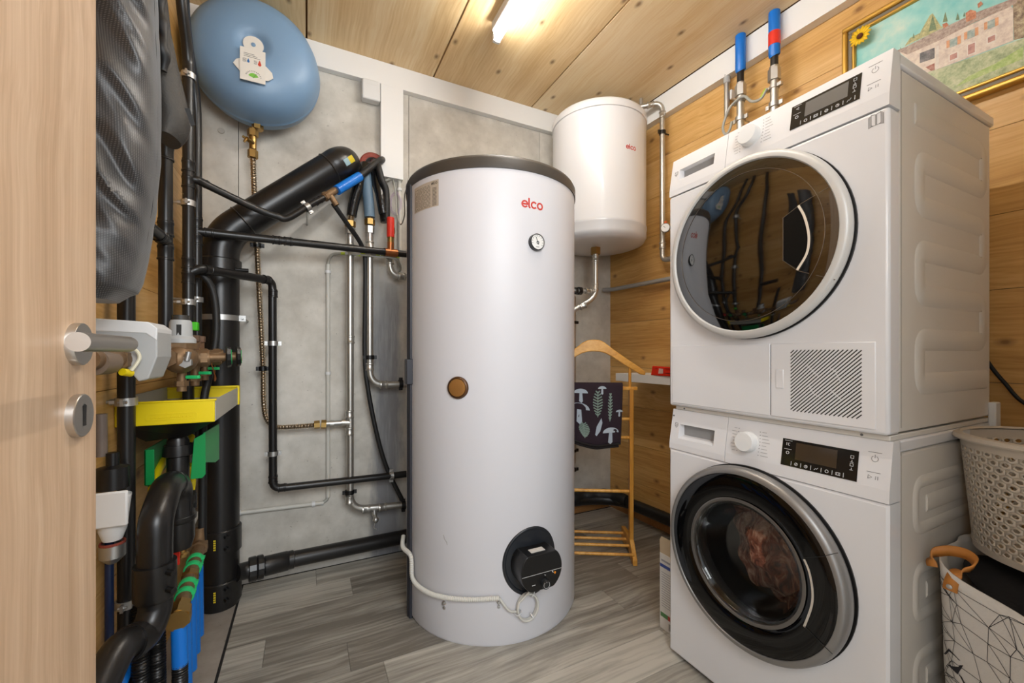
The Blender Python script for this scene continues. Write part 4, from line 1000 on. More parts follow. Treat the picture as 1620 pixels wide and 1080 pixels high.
# white conduits
t=T('white_conduit','thin off-white cable conduit running down the concrete wall and out to the soil pipe','conduit',PY(519,600,2.2))
yc=2.203
pipe(t,[PY(519,418,yc),PY(519,786,yc)],.0095,CONDW); t.part('bend',G().tube(spline([PY(519,425,yc),PY(520,412,yc),PY(528,402,yc),PY(553,402,2.16)],6),.0072,10),CABLEG)
t.part('lower_bend',G().tube(spline([PY(519,782,yc),PY(517,790,yc),PY(510,795,yc)],6),.0072,10),CABLEG)
pipe(t,[PY(512,795,yc),PY(372,812,yc)],.0095,CONDW)
for q,ax in ((PY(519,430,yc),UZ),(PY(519,590,yc),UZ),(PY(496,797,yc),UX),(PY(379,811,yc),UX)): t.part('conduit_clip',G().lathe([(.0095,-.007),(.013,-.007),(.013,.007),(.0095,.007)],q,ax,12,caps=False),PLW)
t=T('earthing_cable','grey earthing cable linking the steel pipes, held by small clamps','cable',PY(580,402,2.1))
t.part('cable',G().tube(spline([PY(548,402,2.14),PY(554,401,2.10),PY(569,403,2.10),PY(585,404,2.10),PY(600,406,2.10),PY(617,407,2.10),PY(629,412,2.12),PY(634,424,2.17),PY(630,432,2.20)],6),.0055,8),CABLEG)
for px in (554,585,616): 
    q=PY(px,403 if px<600 else 406,YS); g=G(); g.lathe([(.017,-.008),(.0195,-.008),(.0195,.008),(.017,.008)],q,UZ,16,caps=False)
    for s_ in (-1,1): g.box(q.x+s_*.019-.006,q.x+s_*.019+.006,q.y-.026,q.y-.004,q.z-.005,q.z+.005); g.cyl((q.x+s_*.02,q.y-.03,q.z),(q.x+s_*.02,q.y-.004,q.z),.0035,8)
    c=t.part('earth_clamp',g,STEEL2)
    for s_ in (-1,1): t.part('green_yellow_end',G().cyl((q.x+s_*.026,q.y-.024,q.z-.001),(q.x+s_*.044,q.y-.024,q.z-.003),.0062,8),mat('green_yellow',(170,190,40),.5),under=c)
# trunking, junction box and loose cables
t=T('cable_trunking','white vertical cable trunking hanging from the white ceiling beam','trunking',PY(620,283,2.2))
a=PY(603,270,2.175);b=PY(637,290,2.175); g=G().box(PY(602.5,200,2.175).x,PY(638,200,2.175).x,2.175,2.2145,PY(620,281,2.175).z,2.4205); t.part('trunking',g,TRIMW,bevel=.0015)
t=T('junction_box','small white junction box beside the trunking under the beam','junction box',PY(588,163,2.2))
x0=PY(573,150,2.165).x;x1=PY(602,150,2.165).x; z0=PY(588,157,2.165).z; g=G().box(x0,x1-.0005,2.165,2.2145,z0,2.4205); t.part('box',g,PLW,bevel=.008,seg=3)
g=G(); strokes(g,[[(x0+.02,z0+.075),(x1-.02,z0+.075)]],.0015,lambda x,y,h: Vector((x,2.165-h,y))); t.part('box_mark',g,INKL,smooth=0)
t=T('loose_cables','grey cables looping out below the trunking to the tank top','cable',PY(628,300,2.2))
t.part('cable',G().tube(spline([PY(622,282,2.195),PY(626,310,2.17),PY(628,340,2.12),PY(634,355,2.08),PY(640,340,2.02),PY(640,310,1.92),PY(645,297,1.86),PY(652,294,1.83)],8),.0032,8),CABLEG)
t.part('cable',G().tube(spline([PY(606,287,2.195),PY(614,284,2.19),PY(618,281,2.195)],8),.006,8),CABLEG)
for k in range(3): t.part('coiled_wire',G().tube([PY(626+math.cos(i*PI/9)*(7+k*1.4),322+math.sin(i*PI/9)*(15+k*1.8),2.19+.003*k) for i in range(18)],.0014,6,closed=True),mat('lilac_wire',(178,160,178),.5))
t=T('white_conduit','short white conduit dropping behind the tank from the trunking','conduit',PY(632,340,2.2))
pipe(t,[PY(632,284,yc),PY(633,400,yc),PY(634,440,yc)],.0095,CONDW); t.part('conduit_clip',G().lathe([(.0095,-.007),(.013,-.007),(.013,.007),(.0095,.007)],PY(632,300,yc),UZ,12,caps=False),PLW)

# ================================================================ water meter station on the left wall
t=T('distribution_valves','bronze water valves with hand wheels and a grey cap, mounted along the left wall','valve group',(-.35,1.5,1.03))
XV=-.345
zc=PX(300,566,XV).z
t.part('manifold_body',G().tube([(XV-.03,1.06,zc+.004),(XV-.028,1.15,zc+.004),(XV-.01,1.25,zc),(XV,1.95,zc)],.021,18),BRONZE)
for y in (1.17,1.33,1.42): t.part('union_nut',G().hexnut((XV-(.026 if y<1.3 else 0),y,zc+.002),(XV-(.026 if y<1.3 else 0),y+.024,zc+.002),.028),BRONZE)
t.part('sensor_body',G().cyl((XV-.03,1.085,zc-.002),(XV-.03,1.155,zc-.002),.026,20),mat('sensor_grey',(122,104,88),.5))
t.part('actuator_cable',G().tube(spline([(XV+.0,1.16,zc+.028),(XV+.012,1.17,zc+.022),(XV+.016,1.175,zc+.004),(XV+.004,1.17,zc-.022)],8),.0035,8),mat('cream_cable',(224,220,196),.5))
t.part('yellow_plug',G().tube([(XV-.008,1.16,zc-.024),(XV+.0,1.18,zc-.028)],.008,10),YEL)
def yvalve(y,tilt,wheel,sc=1.0,face=GRN):
    b=Vector((XV,y,zc)); d=Vector((.80,.10,tilt)).normalized()
    g=G(); g.ball(b,.032*sc,16,10,(1,1.25,1)); g.tube([b,b+d*.060*sc],.022*sc,16); g.hexnut(b+d*.040*sc,b+d*.055*sc,.025*sc); g.tube([b+d*.055*sc,b+d*.095*sc],.011*sc,12)
    vb=t.part('valve_body',g,BRONZE)
    g=G(); wc=b+d*.100*sc; pr=[]
    g.lathe([(.010,-.004),(.027*sc,-.004),(.030*sc,0),(.027*sc,.010),(.012,.011)],wc,d,10); t.part('hand_wheel',g,BLKP,smooth=25)
    t.part('wheel_face',G().lathe([(.021*sc,.0105),(.021*sc,.0125),(0,.0128)],wc,d,20,caps=False),face)
yvalve(1.60,.02,1,1.15,GRN); yvalve(1.78,.02,1,1.2,GRN); yvalve(1.87,.06,1,1.1,REDM)
b=Vector((XV+.02,1.49,zc)); g=G(); g.ball(b,.045,18,12,(.9,1.25,.95)); g.tube([b,b+Vector((.0,.0,.055))],.034,18); g.hexnut(b+Vector((0,0,.028)),b+Vector((0,0,.044)),.039); t.part('filter_body',g,BRONZE)
q=b+Vector((0,0,.045)); t.part('grey_cap',G().lathe([(.036,0),(.036,.012),(.028,.020),(.026,.060),(.023,.066),(0,.067)],q,UZ,24),GRY); t.part('cap_top',G().lathe([(.020,.062),(.020,.080),(0,.081)],q,UZ,20),mat('dark_grey_plastic',(58,56,52),.5))
t.part('cap_window',G().box(q.x-.004,q.x+.007,q.y-.0275,q.y-.0245,q.z+.022,q.z+.052),mat('cap_slot',(30,28,24),.5))
t.part('pressure_tap',G().hexnut(b+Vector((.02,-.05,-.01)),b+Vector((.02,-.03,-.01)),.016).tube([b+Vector((.025,-.055,-.005)),b+Vector((.03,-.055,.02))],.007,10),STEEL2)
for y,dz in ((1.50,-.05),(1.66,-.045),(1.80,-.035)):
    g=G(); p_=Vector((XV+.02,y,zc+dz)); g.tube([p_+Vector((0,0,.03)),p_+Vector((0,0,-.045))],.012,12); g.hexnut(p_+Vector((0,0,-.03)),p_+Vector((0,0,-.015)),.017); t.part('drain_tap',g,BRONZE); t.part('green_lever',G().obox(p_+Vector((.012,-.005,-.004)),p_+Vector((.045,-.018,-.004)),.012,.010),GRNL,bevel=.002)
t.part('sealing_wire',G().tube(spline([(XV+.05,1.74,zc-.02),(XV+.06,1.75,zc-.07),(XV+.05,1.79,zc-.08),(XV+.045,1.83,zc-.03)],6),.002,6),COPPER)
for y,n_ in ((1.57,0),(1.70,1),(1.78,2)): t.part('bonnet',G().hexnut((XV+.005,y,zc+.025),(XV+.005,y,zc+.062),.018).box(XV-.012,XV+.024,y-.014,y+.014,zc+.055,zc+.075),mat('brown_cap',(112,84,62),.5))
t.part('green_clip',G().box(LX+.012,LX+.030,Y_A-.02,Y_A+.01,PX(303,515,LX).z-.02,PX(303,515,LX).z+.01),mat('clip_green',(70,200,30),.5),bevel=.003)
# grey actuator housing
t=T('actuator_housing','light grey angular motor housing on the valves behind the door lever','actuator',(-.37,1.25,1.07))
y0_,y1_=1.19,1.30
prof=[(-.43,1.030),(-.36,1.020),(-.335,.980),(-.318,.985),(-.302,1.035),(-.302,1.100),(-.318,1.112),(-.43,1.118)]
g=G().prism([(x,y0_,z) for x,z in prof],(0,y1_-y0_,0)); t.part('casing',g,GRY,smooth=0,bevel=.003)
t.part('casing_lid',G().prism([(x,y0_-.002,z) for x,z in [(-.43,1.092),(-.322,1.088),(-.303,1.072),(-.3015,1.100),(-.3175,1.1135),(-.43,1.1195)]],(0,y1_-y0_+.004,0)),PLW,smooth=0,bevel=.002)
# ================================================================ yellow tray (drain funnel) below
TX0,TX1,TY0,TY1=-.4495,-.234,1.425,1.875
t=T('drip_tray','yellow-edged drip tray with grey sides fixed to the left wall under the valves','tray',(-.34,1.65,.84))
zt=.912; zb=.848
g=G(); g.box(TX0,TX1,TY0,TY0+.006,zb,zt); g.box(TX0,TX1+.004,TY0-.002,TY0+.010,zt-.004,zt+.001); yf=t.part('front_panel',g,YEL,bevel=.002)
g=G(); xa,xb,za,zb_=-.385,-.275,.862,.878
fn=lambda x,z,h: Vector((x,TY0-h,z)); strokes(g,[rp([(xa,0,za),(xb,0,za),(xb,0,zb_),(xa,0,zb_),(xa,0,za)],.006,4) and [(p.x,p.z) for p in rp([(xa,0,za),(xb,0,za),(xb,0,zb_),(xa,0,zb_),(xa,0,za)],.006,4)]],.0016,lambda x,z,h: fn(x,z,h*2.2))
x=xa+.010
for i in range(11):
    hh_=.004+.003*((i*5)%3)/2; strokes(g,[[(x,za+.005),(x+.002,za+.005+hh_)],[(x,za+.005),(x+.006,za+.006)]],.0013,lambda x,z,h: fn(x,z,h*2.2)); x+=.0085
t.part('embossed_lettering',g,YEL,under=yf,smooth=0)
g=G(); g.box(TX0,TX1,TY1-.006,TY1,zb,zt+.006); g.box(TX0,TX1+.006,TY1-.012,TY1+.002,zt,zt+.008); g.box(TX1-.002,TX1+.006,TY1-.02,TY1+.002,zb,zt+.008); t.part('back_panel',g,YEL,bevel=.002)
TRG=mat('tray_grey',(176,174,164),.45,bump=.2,bscale=300)
t.part('side_panel',G().box(TX1-.003,TX1+.001,TY0+.008,TY1-.008,zb+.002,zt-.001),TRG,smooth=0)
t.part('side_panel',G().box(TX0,TX0+.004,TY0+.008,TY1-.008,zb+.002,zt+.010),TRG,smooth=0)
g=G(); g.add([(TX0,TY0+.006,zb+.03),(TX1,TY0+.006,zb+.03),(TX1,TY1-.006,zb+.03),(TX0,TY1-.006,zb+.03),(-.36,1.56,zb-.01),(-.32,1.56,zb-.01),(-.32,1.62,zb-.01),(-.36,1.62,zb-.01)],[(0,1,5,4),(1,2,6,5),(2,3,7,6),(3,0,4,7)]); t.part('tray_floor',g,TRG,smooth=0,solid=.003)
g=G(); cx_,cy_=-.342,1.535
g.add([(TX0+.004,TY0+.002,zb),(TX1-.004,TY0+.002,zb),(TX1-.004,TY1-.02,zb),(TX0+.004,TY1-.02,zb),(cx_-.06,cy_-.05,zb-.052),(cx_+.035,cy_-.05,zb-.045),(cx_+.035,cy_+.08,zb-.045),(cx_-.06,cy_+.08,zb-.052)],[(0,1,5,4),(1,2,6,5),(2,3,7,6),(3,0,4,7),(4,5,6,7)]); t.part('funnel',g,BLKP,smooth=0)
# green hooks under the tray
for nm,pts_,lab in (('green_hook',[(228,712),(262,692),(262,738),(234,770),(228,768)],'dark green plastic hook plate under the left end of the yellow tray'),):
    t2=T(nm,lab,'hook',(-.40,1.50,.75)); P_=[PX(a,b,-.405) for a,b in pts_]; t2.part('plate',G().prism(P_,(.004,0,0)),GRN,smooth=0,bevel=.001); a_=P_[0]; t2.part('flange',G().prism([P_[0],P_[4],P_[4]+Vector((.022,0,0)),P_[0]+Vector((.022,0,0))],(0,.004,0)),GRN,smooth=0,bevel=.001)
t2=T('green_hook','bright green plastic hook plate hanging at the right end of the yellow tray','hook',(-.27,1.5,.8))
P_=[PX(a,b,-.270) for a,b in ((324,684),(347,670),(347,726),(341,731),(325,731))]; t2.part('plate',G().prism(P_,(-.004,0,0)),GRN,smooth=0,bevel=.001)
Q_=[PY(a,b,PX(324,700,-.27).y) for a,b in ((307,694),(325,684),(325,750),(320,756),(301,758))]; t2.part('flange',G().prism(Q_,(0,.004,0)),GRN,smooth=0,bevel=.001)
t2=T('yellow_hose','yellow hose curving behind the black siphon under the tray','hose',(-.38,1.6,.7)); t2.part('hose',G().tube(spline([PX(303,690,-.36),PX(288,715,-.37),PX(268,720,-.39),PX(255,735,-.395),PX(243,765,-.395),PX(240,800,-.40)],8),.011,12),YEL)
t2.part('tail',G().tube(spline([PX(300,735,-.33),PX(305,760,-.33),PX(300,790,-.33)],6),.009,10),YEL)

# ================================================================ siphon and waste
t=T('siphon_trap','large black siphon trap with a U-bend below the yellow tray','siphon',(-.34,1.4,.5))
sx,sy=-.338,1.52
t.part('inlet_tube',G().tube([(sx,sy,.80),(sx,sy,.785),(sx,sy,.57)],lambda u,L:.021 if u<.05 else .027,20),BLK,)
t.part('inlet_collar',G().lathe([(.022,0),(.034,.0),(.036,-.012),(.037,-.03),(.028,-.034)],(sx,sy,.775),UZ,24,caps=False),BLK)
z0=PX(285,815,sx).z
t.part('trap_cup',G().lathe([(.036,.075),(.041,.075),(.043,.068),(.043,.052),(.040,.048),(.040,.022),(.044,.018),(.044,.006),(.039,.0),(.040,-.05),(.032,-.078),(.0,-.088)],(sx,sy,z0-.01),UZ,26,caps=False),BLK)
for k in range(10):
    a=2*PI*k/10; d=Vector((math.cos(a),math.sin(a),0)); q=Vector((sx,sy,z0+.046))+d*.042; t.part('grip_rib',G().obox(q-Vector((0,0,.022)),q+Vector((0,0,.024)),.005,.005,up=d),BLK)
ux,uy=-.330,1.284
up_=[(sx+.004,sy-.008,z0+.01),(sx+.004,sy-.015,z0+.075),(sx+.004,sy-.05,z0+.112),(sx+.005,sy-.12,z0+.128),(ux,uy+.06,z0+.112),(ux,uy+.01,z0+.075),(ux,uy,z0+.02),(ux,uy,.52)]
t.part('u_bend',G().tube(spline(up_,8),.0345,26),BLK)
t.part('seam_ring',G().lathe([(.0345,-.003),(.037,0),(.0345,.003)],Vector((sx+.0045,sy-.085,z0+.122)),(0,-1,.15),26,caps=False),BLK)
zc0=PX(248,905,ux).z; zc1=PX(248,950,ux).z
col=t.part('collar',G().lathe([(.0345,.03),(.042,.03),(.042,-.05),(.037,-.058)],(ux,uy,zc0),UZ,26,caps=False),BLK)
d=Vector((.75,-.66,0)).normalized()
for dz in (.012,-.03): t.part('clamp_lug',G().cyl(Vector((ux,uy,zc0+dz))+d*.040,Vector((ux,uy,zc0+dz))+d*.060,.007,10),BLKP,under=col)
tail=[(ux,uy,zc0-.04),(ux,uy,zc1-.015),(ux-.012,uy-.035,zc1-.055),(-.362,1.185,.400),(-.376,1.13,.368),(-.385,1.06,.30),(-.388,1.02,.20)]
t.part('waste_tail',G().tube(spline(tail,8),.0335,26),BLK)
for k in (3,): 
    a_=Vector(tail[2]);b_=Vector(tail[3]); t.part('tail_collar',G().lathe([(.0335,-.012),(.039,-.012),(.039,.012),(.0335,.012)],a_*.45+b_*.55,(b_-a_),26,caps=False),BLK)
t.part('foil_end',G().lathe([(.0335,-.012),(.036,-.012),(.036,.02),(.0335,.02)],Vector((-.386,1.05,.28)),(.0,-.3,-1),22,caps=False),STEEL2)
t=T('white_filter','white plastic filter cup peeping out beside the door edge','filter',(-.41,1.31,.65))
fx,fy_=-.413,1.30
t.part('cup',G().lathe([(.034,.0),(.034,.005),(.026,-.075),(.018,-.10),(0,-.10)],(fx,fy_,.700),UZ,24),PLW); t.part('bracket',G().box(fx-.03,fx+.038,fy_-.038,fy_-.028,.640,.722),PLW,bevel=.004)
t.part('black_head',G().lathe([(.030,0),(.030,.05),(.012,.055),(.012,.085)],(fx,fy_,.722),UZ,20),BLKP); t.part('grey_tube',G().tube([(fx-.02,fy_,.80),(fx-.02,fy_,.90)],.011,16),mat('tube_brownish',(112,100,92),.5))
t.part('red_seal',G().lathe([(.020,-.003),(.024,-.003),(.024,.003),(.020,.003)],(fx,fy_,.592),UZ,20,caps=False),TERRA); t.part('lower_nut',G().lathe([(.016,.0),(.024,.0),(.024,-.03),(.010,-.045)],(fx,fy_,.590),UZ,20,caps=False),STEEL2)
# brass manifold with blue sleeves
t=T('brass_manifold','brass manifold low on the left with green insulating clamps and a round end cap','manifold',(-.31,1.5,.36))
m0=Vector((-.332,1.76,.376)); m1=Vector((-.300,1.345,.352)); dm=(m1-m0).normalized()
t.part('manifold_bar',G().tube([m0,m1],.0185,18),BRONZE)
t.part('end_cap',G().hexnut(m1-dm*.03,m1+dm*.006,.030).tube([m1-dm*.03,m1+dm*.010],.026,24),BRASS); t.part('top_union',G().hexnut(m0-dm*.0,m0+dm*.03,.027).tube([m0+Vector((0,0,0)),m0+Vector((0,.005,.06))],.018,14),BRONZE)
for k in (.26,.38,.62,.74): 
    g=G(); q=m0.lerp(m1,k); g.lathe([(.0185,-.010),(.0225,-.010),(.024,-.003),(.024,.003),(.0225,.010),(.0185,.010)],q,dm,20,caps=False); g.obox(q+Vector((.018,-.006,.010)),q+Vector((.027,-.006,.008)),.012,.010); t.part('green_clamp',g,GRNL)
for k in (.5,.88): t.part('hex_joint',G().hexnut(m0.lerp(m1,k)-dm*.012,m0.lerp(m1,k)+dm*.012,.0235),BRASS)
for k,lbl in ((.985,0),(.80,1),(.58,2),(.40,3),(.2,4)):
    q=m0.lerp(m1,k); 
    t.part('outlet',G().tube([q,q+Vector((.002,0,-.03))],.014,12),BRONZE)
    t.part('blue_sleeve',G().tube([q+Vector((.002,0,-.022)),q+Vector((.004,0,-.125 if k>.9 else -.26))],.0175,16),BLUE,smooth=40)
    if k>.9: 
        hh=resample([q+Vector((.004,0,-.12)),q+Vector((.004,.0,-.349))],.0022); t.part('corrugated_tail',G().tube(hh,lambda u,L:.0165+.0016*math.sin(L*2*PI/.007),14),BLKP,smooth=60)
for k,(x,y,lab) in enumerate(((-.345,1.36,'corrugated black hose dropping to the screed behind the siphon, right one'),(-.372,1.34,'corrugated black hose dropping to the screed behind the siphon, left one'))):
    t=T('corrugated_conduit',lab,'hose',(x,y,.004)); hh=resample(spline([(x-.02,y+.06,.44),(x-.006,y+.02,.34),(x,y,.2),(x+.004,y-.01,.004)],10),.0022); t.part('hose',G().tube(hh,lambda u,L:.0175+.0017*math.sin(L*2*PI/.007),14),BLKP,smooth=60)
t=T('blue_hose','bright blue hose with a brass nut at the bottom left, beside the waste pipe','hose',(-.40,1.15,.3))
p=PX(205,1018,-.405); t.part('hose',G().tube(spline([PX(204,1034,-.405),PX(200,1060,-.405),PX(190,1090,-.405),PX(180,1150,-.405)],8),.0125,14),BLUE); t.part('brass_nut',G().hexnut(PX(206,1012,-.405),PX(204,1038,-.405),.021),BRASS); t.part('steel_stem',G().tube([PX(209,985,-.405),PX(206,1014,-.405)],.014,12),STEEL2)
t=T('valve_tag','red tag with a yellow and silver label hanging behind the siphon','tag',(-.35,1.6,.5))
yy=1.56; t.part('red_tag',G().prism([PY(a,b,yy) for a,b in ((271,853),(284,849),(284,893),(272,896))],(0,.01,0)),REDM,smooth=0,bevel=.001); t.part('yellow_label',G().prism([PY(a,b,yy+.02) for a,b in ((281,842),(288,841),(289,864),(284,865))],(0,.01,0)),YEL,smooth=0); t.part('brass_screw',G().lathe([(.010,0),(.011,.02),(.008,.026),(0,.028)],PY(277,852,yy),UZ,12),BRASS)
t.part('valve_nut',G().lathe([(.012,.02),(.012,.0),(.018,-.004),(.018,-.012),(0,-.012)],PY(288,873,yy+.02),UZ,14),BRASS)
t=T('white_hose','pale hose slanting between siphon and soil pipe','hose',(-.33,1.75,.5)); t.part('hose',G().tube(spline([PX(288,852,-.35),PX(298,838,-.35),PX(306,826,-.36),PX(312,812,-.37)],6),.008,10),CONDW)
# ================================================================ right-hand side and the far corner
t=T('steel_pipe','bare steel pipe over the small boiler and down the wooden wall to a gauge','pipe',(1.82,1.72,2.0))
o6=.055; pv=PW(1048,260,o6); px_,py_=pv.x,pv.y
pts=[(1.60,1.93,2.43),(1.60,1.93,2.468),(px_-.0,py_,2.468+.012),(px_,py_,1.575),(px_+.004,py_-.075,1.572),(px_+.004,py_-.08,1.66)]
t.part('pipe',G().tube(rp(pts,[0,.03,.05,.05,.03,0],6),.0145,16),STEEL)
d_=(Vector(pts[2])-Vector(pts[1])).normalized()
press(t,[(Vector(pts[1])+d_*.05,d_),(Vector(pts[2])-d_*.065,d_),((px_,py_,2.41),UZ),((px_,py_,1.66),UZ)],.0145)
q=Vector(pts[1]).lerp(Vector(pts[2]),.62); t.part('vent_stub',G().tube([q,q+Vector((0,0,.04))],.010,12).ball(q+Vector((0,0,.042)),.010,10,6),STEEL2)
g=G(); c=Vector((px_,py_,PW(1048,210,o6).z)); g.lathe([(.0155,-.010),(.019,-.010),(.019,.010),(.0155,.010)],c,UZ,18,caps=False); g.box(c.x-.032,c.x-.016,c.y-.004,c.y+.004,c.z-.01,c.z+.01); g.cyl(c+Vector((.016,0,0)),c+Vector((o6-.006,0,0)),.004,8); t.part('pipe_clamp',g,BLKP)
q=PW(1051,365,o6-.01); q=Vector((px_+.004,py_-.078,PW(1050,365,o6).z))
g=G(); g.tube([q+Vector((0,0,-.09)),q+Vector((0,0,.10))],.0135,14); g.hexnut(q+Vector((0,0,.03)),q+Vector((0,0,.055)),.021); g.hexnut(q+Vector((0,0,-.055)),q+Vector((0,0,-.03)),.021); t.part('valve_body',g,BRASS)
n_=Vector((-.80,-.6,0)).normalized(); gq=Vector((px_,py_-.028,q.z))+n_*.034
ga=t.part('pressure_gauge',G().lathe([(.012,-.03),(.012,0),(.026,0),(.026,.014),(.023,.016),(.0225,.013),(0,.0125)],gq,n_,28),mat('gauge_rim',(160,160,158),.3,metal=.8))
t.part('dial',G().lathe([(.0222,.0128),(.0222,.0136),(0,.0136)],gq,n_,28,caps=False),GAUGEF,ga)
g=G(); dm_=discmap(gq,n_,.0138); strokes(g,[[(0,0),(-.010,.010)]],.002,dm_); 
t.part('needle',g,BLKP,ga,smooth=0)
t.part('orange_cap',G().cyl(gq+Vector((0,0,.028)),gq+Vector((0,0,.038)),.008,12),mat('orange_cap',(226,92,34),.4))
# pipes with coloured sleeves above the dryer
def sleeved(px,label,ys,red=False):
    off=.078; c=PW(px,150,off); t=T('sleeved_pipe',label,'pipe',(c.x,c.y,2.2)); X,Y=c.x,c.y
    z=lambda y: PW(px,y,off).z
    t.part('pipe',G().tube([(X,Y,1.85),(X,Y,z(ys[3]))],.0165,16),STEEL)
    zt_=min(CEILZ-.0,z(ys[0]))
    t.part('blue_sleeve',G().tube([(X+.002,Y,z(ys[1])),(X,Y,z(ys[1])+.004),(X,Y,CEILZ-.001)],lambda u,L:.0225 if u else .021,18),BLUE)
    if red: t.part('red_band',G().tube([(X,Y,z(73)),(X,Y,z(52))],.0235,18),REDM)
    t.part('black_sleeve',G().tube([(X,Y,z(ys[2])),(X,Y,z(ys[1])+.002)],.0155,14),BLK)
    t.part('union_nut',G().hexnut((X,Y,z(ys[3])),(X,Y,z(ys[2])-.006),.025).tube([(X,Y,z(ys[2])-.008),(X,Y,z(ys[2])+.004)],.019,14),STEEL2)
    zc=z(ys[4]); g=G(); g.lathe([(.0175,-.010),(.022,-.010),(.022,.010),(.0175,.010)],(X,Y,zc),UZ,18,caps=False); g.cyl((X+.02,Y,zc),(X+off-.004,Y,zc),.004,8)
    for s_ in (-1,1): g.box(X-.004,X+.004,Y+s_*.028-.008,Y+s_*.028+.008,zc-.009,zc+.009)
    t.part('pipe_clamp',g,STEEL2)
    zc=z(ys[5]); g=G(); g.lathe([(.0175,-.007),(.020,-.007),(.020,.007),(.0175,.007)],(X,Y,zc),UZ,16,caps=False)
    for s_ in (-1,1): g.box(X-.010,X+.006,Y+s_*.024-.010,Y+s_*.024+.010,zc-.007,zc+.007)
    t.part('earth_clamp',g,STEEL2); return Vector((X,Y,zc))
e1_=sleeved(1171.5,'blue-sleeved pipe dropping from the ceiling behind the dryer, left one of the two',(60,112,133,152,188,160))
e2_=sleeved(1225,'blue-sleeved pipe with a red band dropping from the ceiling behind the dryer',(22,88,107,128,166,138),True)
t=T('earthing_cable','grey earthing cable linking the two blue-sleeved pipes above the dryer','cable',(1.84,1.25,2.25))
k=Vector((-.022,0,0))
t.part('cable',G().tube(spline([e2_+k+Vector((0,.02,0)),e2_+k+Vector((0,.045,-.03)),e1_.lerp(e2_,.45)+k+Vector((0,0,-.035)),e1_+k+Vector((0,-.03,.0)),e1_+k+Vector((0,.02,-.005)),e1_+k+Vector((0,.05,-.03)),e1_+k+Vector((0,.075,-.09)),e1_+k+Vector((.01,.07,-.125)),e1_+k+Vector((.02,.055,-.11)),e1_+k+Vector((.03,.05,-.07))],8),.006,10),CABLEG)
t.part('green_yellow_end',G().cyl(e2_+k+Vector((0,.022,.0)),e2_+k+Vector((0,.044,-.026)),.0068,10),mat('green_yellow',(170,190,40),.5))
t=T('conduit_stub','short steel-grey conduit stub with a grey cap beside the blue-sleeved pipes','conduit',(1.88,1.37,2.3))
c=PW(1150,150,.03); t.part('tube',G().tube([(c.x,c.y,PW(1150,183,.03).z),(c.x,c.y,PW(1150,128,.03).z)],.013,16),STEEL2); t.part('cap',G().tube([(c.x,c.y,PW(1150,132,.03).z),(c.x,c.y,PW(1150,119,.03).z)],.0155,16),GRY)
t.part('wall_clip',G().box(c.x,c.x+.028,c.y-.026,c.y-.016,PW(1150,160,.03).z,PW(1150,152,.03).z+.02),PLW)
# grey conduit along the wood
t=T('grey_conduit','long grey conduit running level along the wooden wall below the small boiler','conduit',(1.85,1.8,1.46))
t.part('tube',G().tube([(1.775,2.19,1.465),(WX(2.14)-.045,2.14,1.465),(WX(1.2)-.03,1.2,1.465)],.0135,14),mat('conduit_grey',(150,150,148),.45))
# pipes under the boiler
t=T('steel_pipe','bare steel pipe under the small boiler, bending down behind the tall tank','pipe',(1.51,1.95,1.5))
X,Y=1.526,1.95
zA=PY(944,470,Y).z
t.part('pipe',G().tube(rp([(X,Y,1.64),(X,Y,zA),PY(905,492,2.0),PY(880,500,2.02)],[0,.05,.03,0],6),.0155,16),STEEL)
press(t,[((X,Y,1.60),UZ),((X,Y,zA+.06),UZ),(PY(922,484,1.975),(PY(905,492,2.0)-PY(935,480,1.96)))],.0155)
b0=PY(941,461,Y); t.part('side_branch',G().tube([b0,PY(880,458,2.02)],.0145,14),STEEL); press(t,[(PY(930,460,1.96),UX)],.0145); 
t.part('black_clamp',G().lathe([(.016,-.010),(.023,-.010),(.023,.010),(.016,.010)],PY(917,460,1.975),UX,16,caps=False).lathe([(.016,-.006),(.021,-.006),(.021,.006),(.016,.006)],PY(911,460,1.975),UX,16,caps=False),BLKP)
t=T('steel_pipe','bare steel pipe seen as a sliver between the tall tank and the concrete corner','pipe',(1.35,2.15,.8))
q=PY(911,520,2.15); t.part('pipe',G().tube([(q.x-.018,2.15,.35),(q.x-.018,2.15,1.40)],.0145,14),STEEL)
for y in (510,712,742): 
    c=PY(910,y,2.15); g=G(); g.lathe([(.0155,-.009),(.019,-.009),(.019,.009),(.0155,.009)],(q.x-.018,2.15,c.z),UZ,16,caps=False); g.box(q.x+.002,q.x+.018,2.145,2.155,c.z-.009,c.z+.009); g.cyl((q.x-.018,2.168,c.z),(q.x-.018,2.2145,c.z),.004,8); t.part('pipe_clamp',g,BLKP)
# shelf and red packet
t=T('wall_shelf','white wall shelf on the wooden wall left of the washing machine','shelf',(1.76,1.7,.9))
z1_=.922
g=skew(.0008,.212,.95,1.93,z1_-.045,z1_); t.part('board',g,TRIMW,bevel=.001)
t=T('red_packet','flat red packet lying on the white wall shelf','packet',(1.72,1.62,z1_))
g=G(); g.add([(1.672,1.66,z1_+.0005),(1.672,1.40,z1_+.0005),(1.80,1.40,z1_+.0005),(1.80,1.66,z1_+.0005),(1.678,1.655,z1_+.052),(1.674,1.40,z1_+.045),(1.80,1.40,z1_+.042),(1.80,1.65,z1_+.046)],[(0,1,2,3),(4,5,6,7),(0,1,5,4),(1,2,6,5),(2,3,7,6),(3,0,4,7)]); rb=t.part('wrapper',g,mat('packet_red',(214,44,24),.25),smooth=0,bevel=.004)
fnp=lambda x,y,h: Vector((1.6718-h,1.64-x,z1_+.006+y)); g=G(); g.prism([fnp(x,y,.0004) for x,y in [(.035,.006),(.068,.008),(.068,.032),(.04,.034)]],(-.0004,0,0)); t.part('pale_print',g,mat('pale_print',(226,190,180),.5),under=rb,smooth=0)
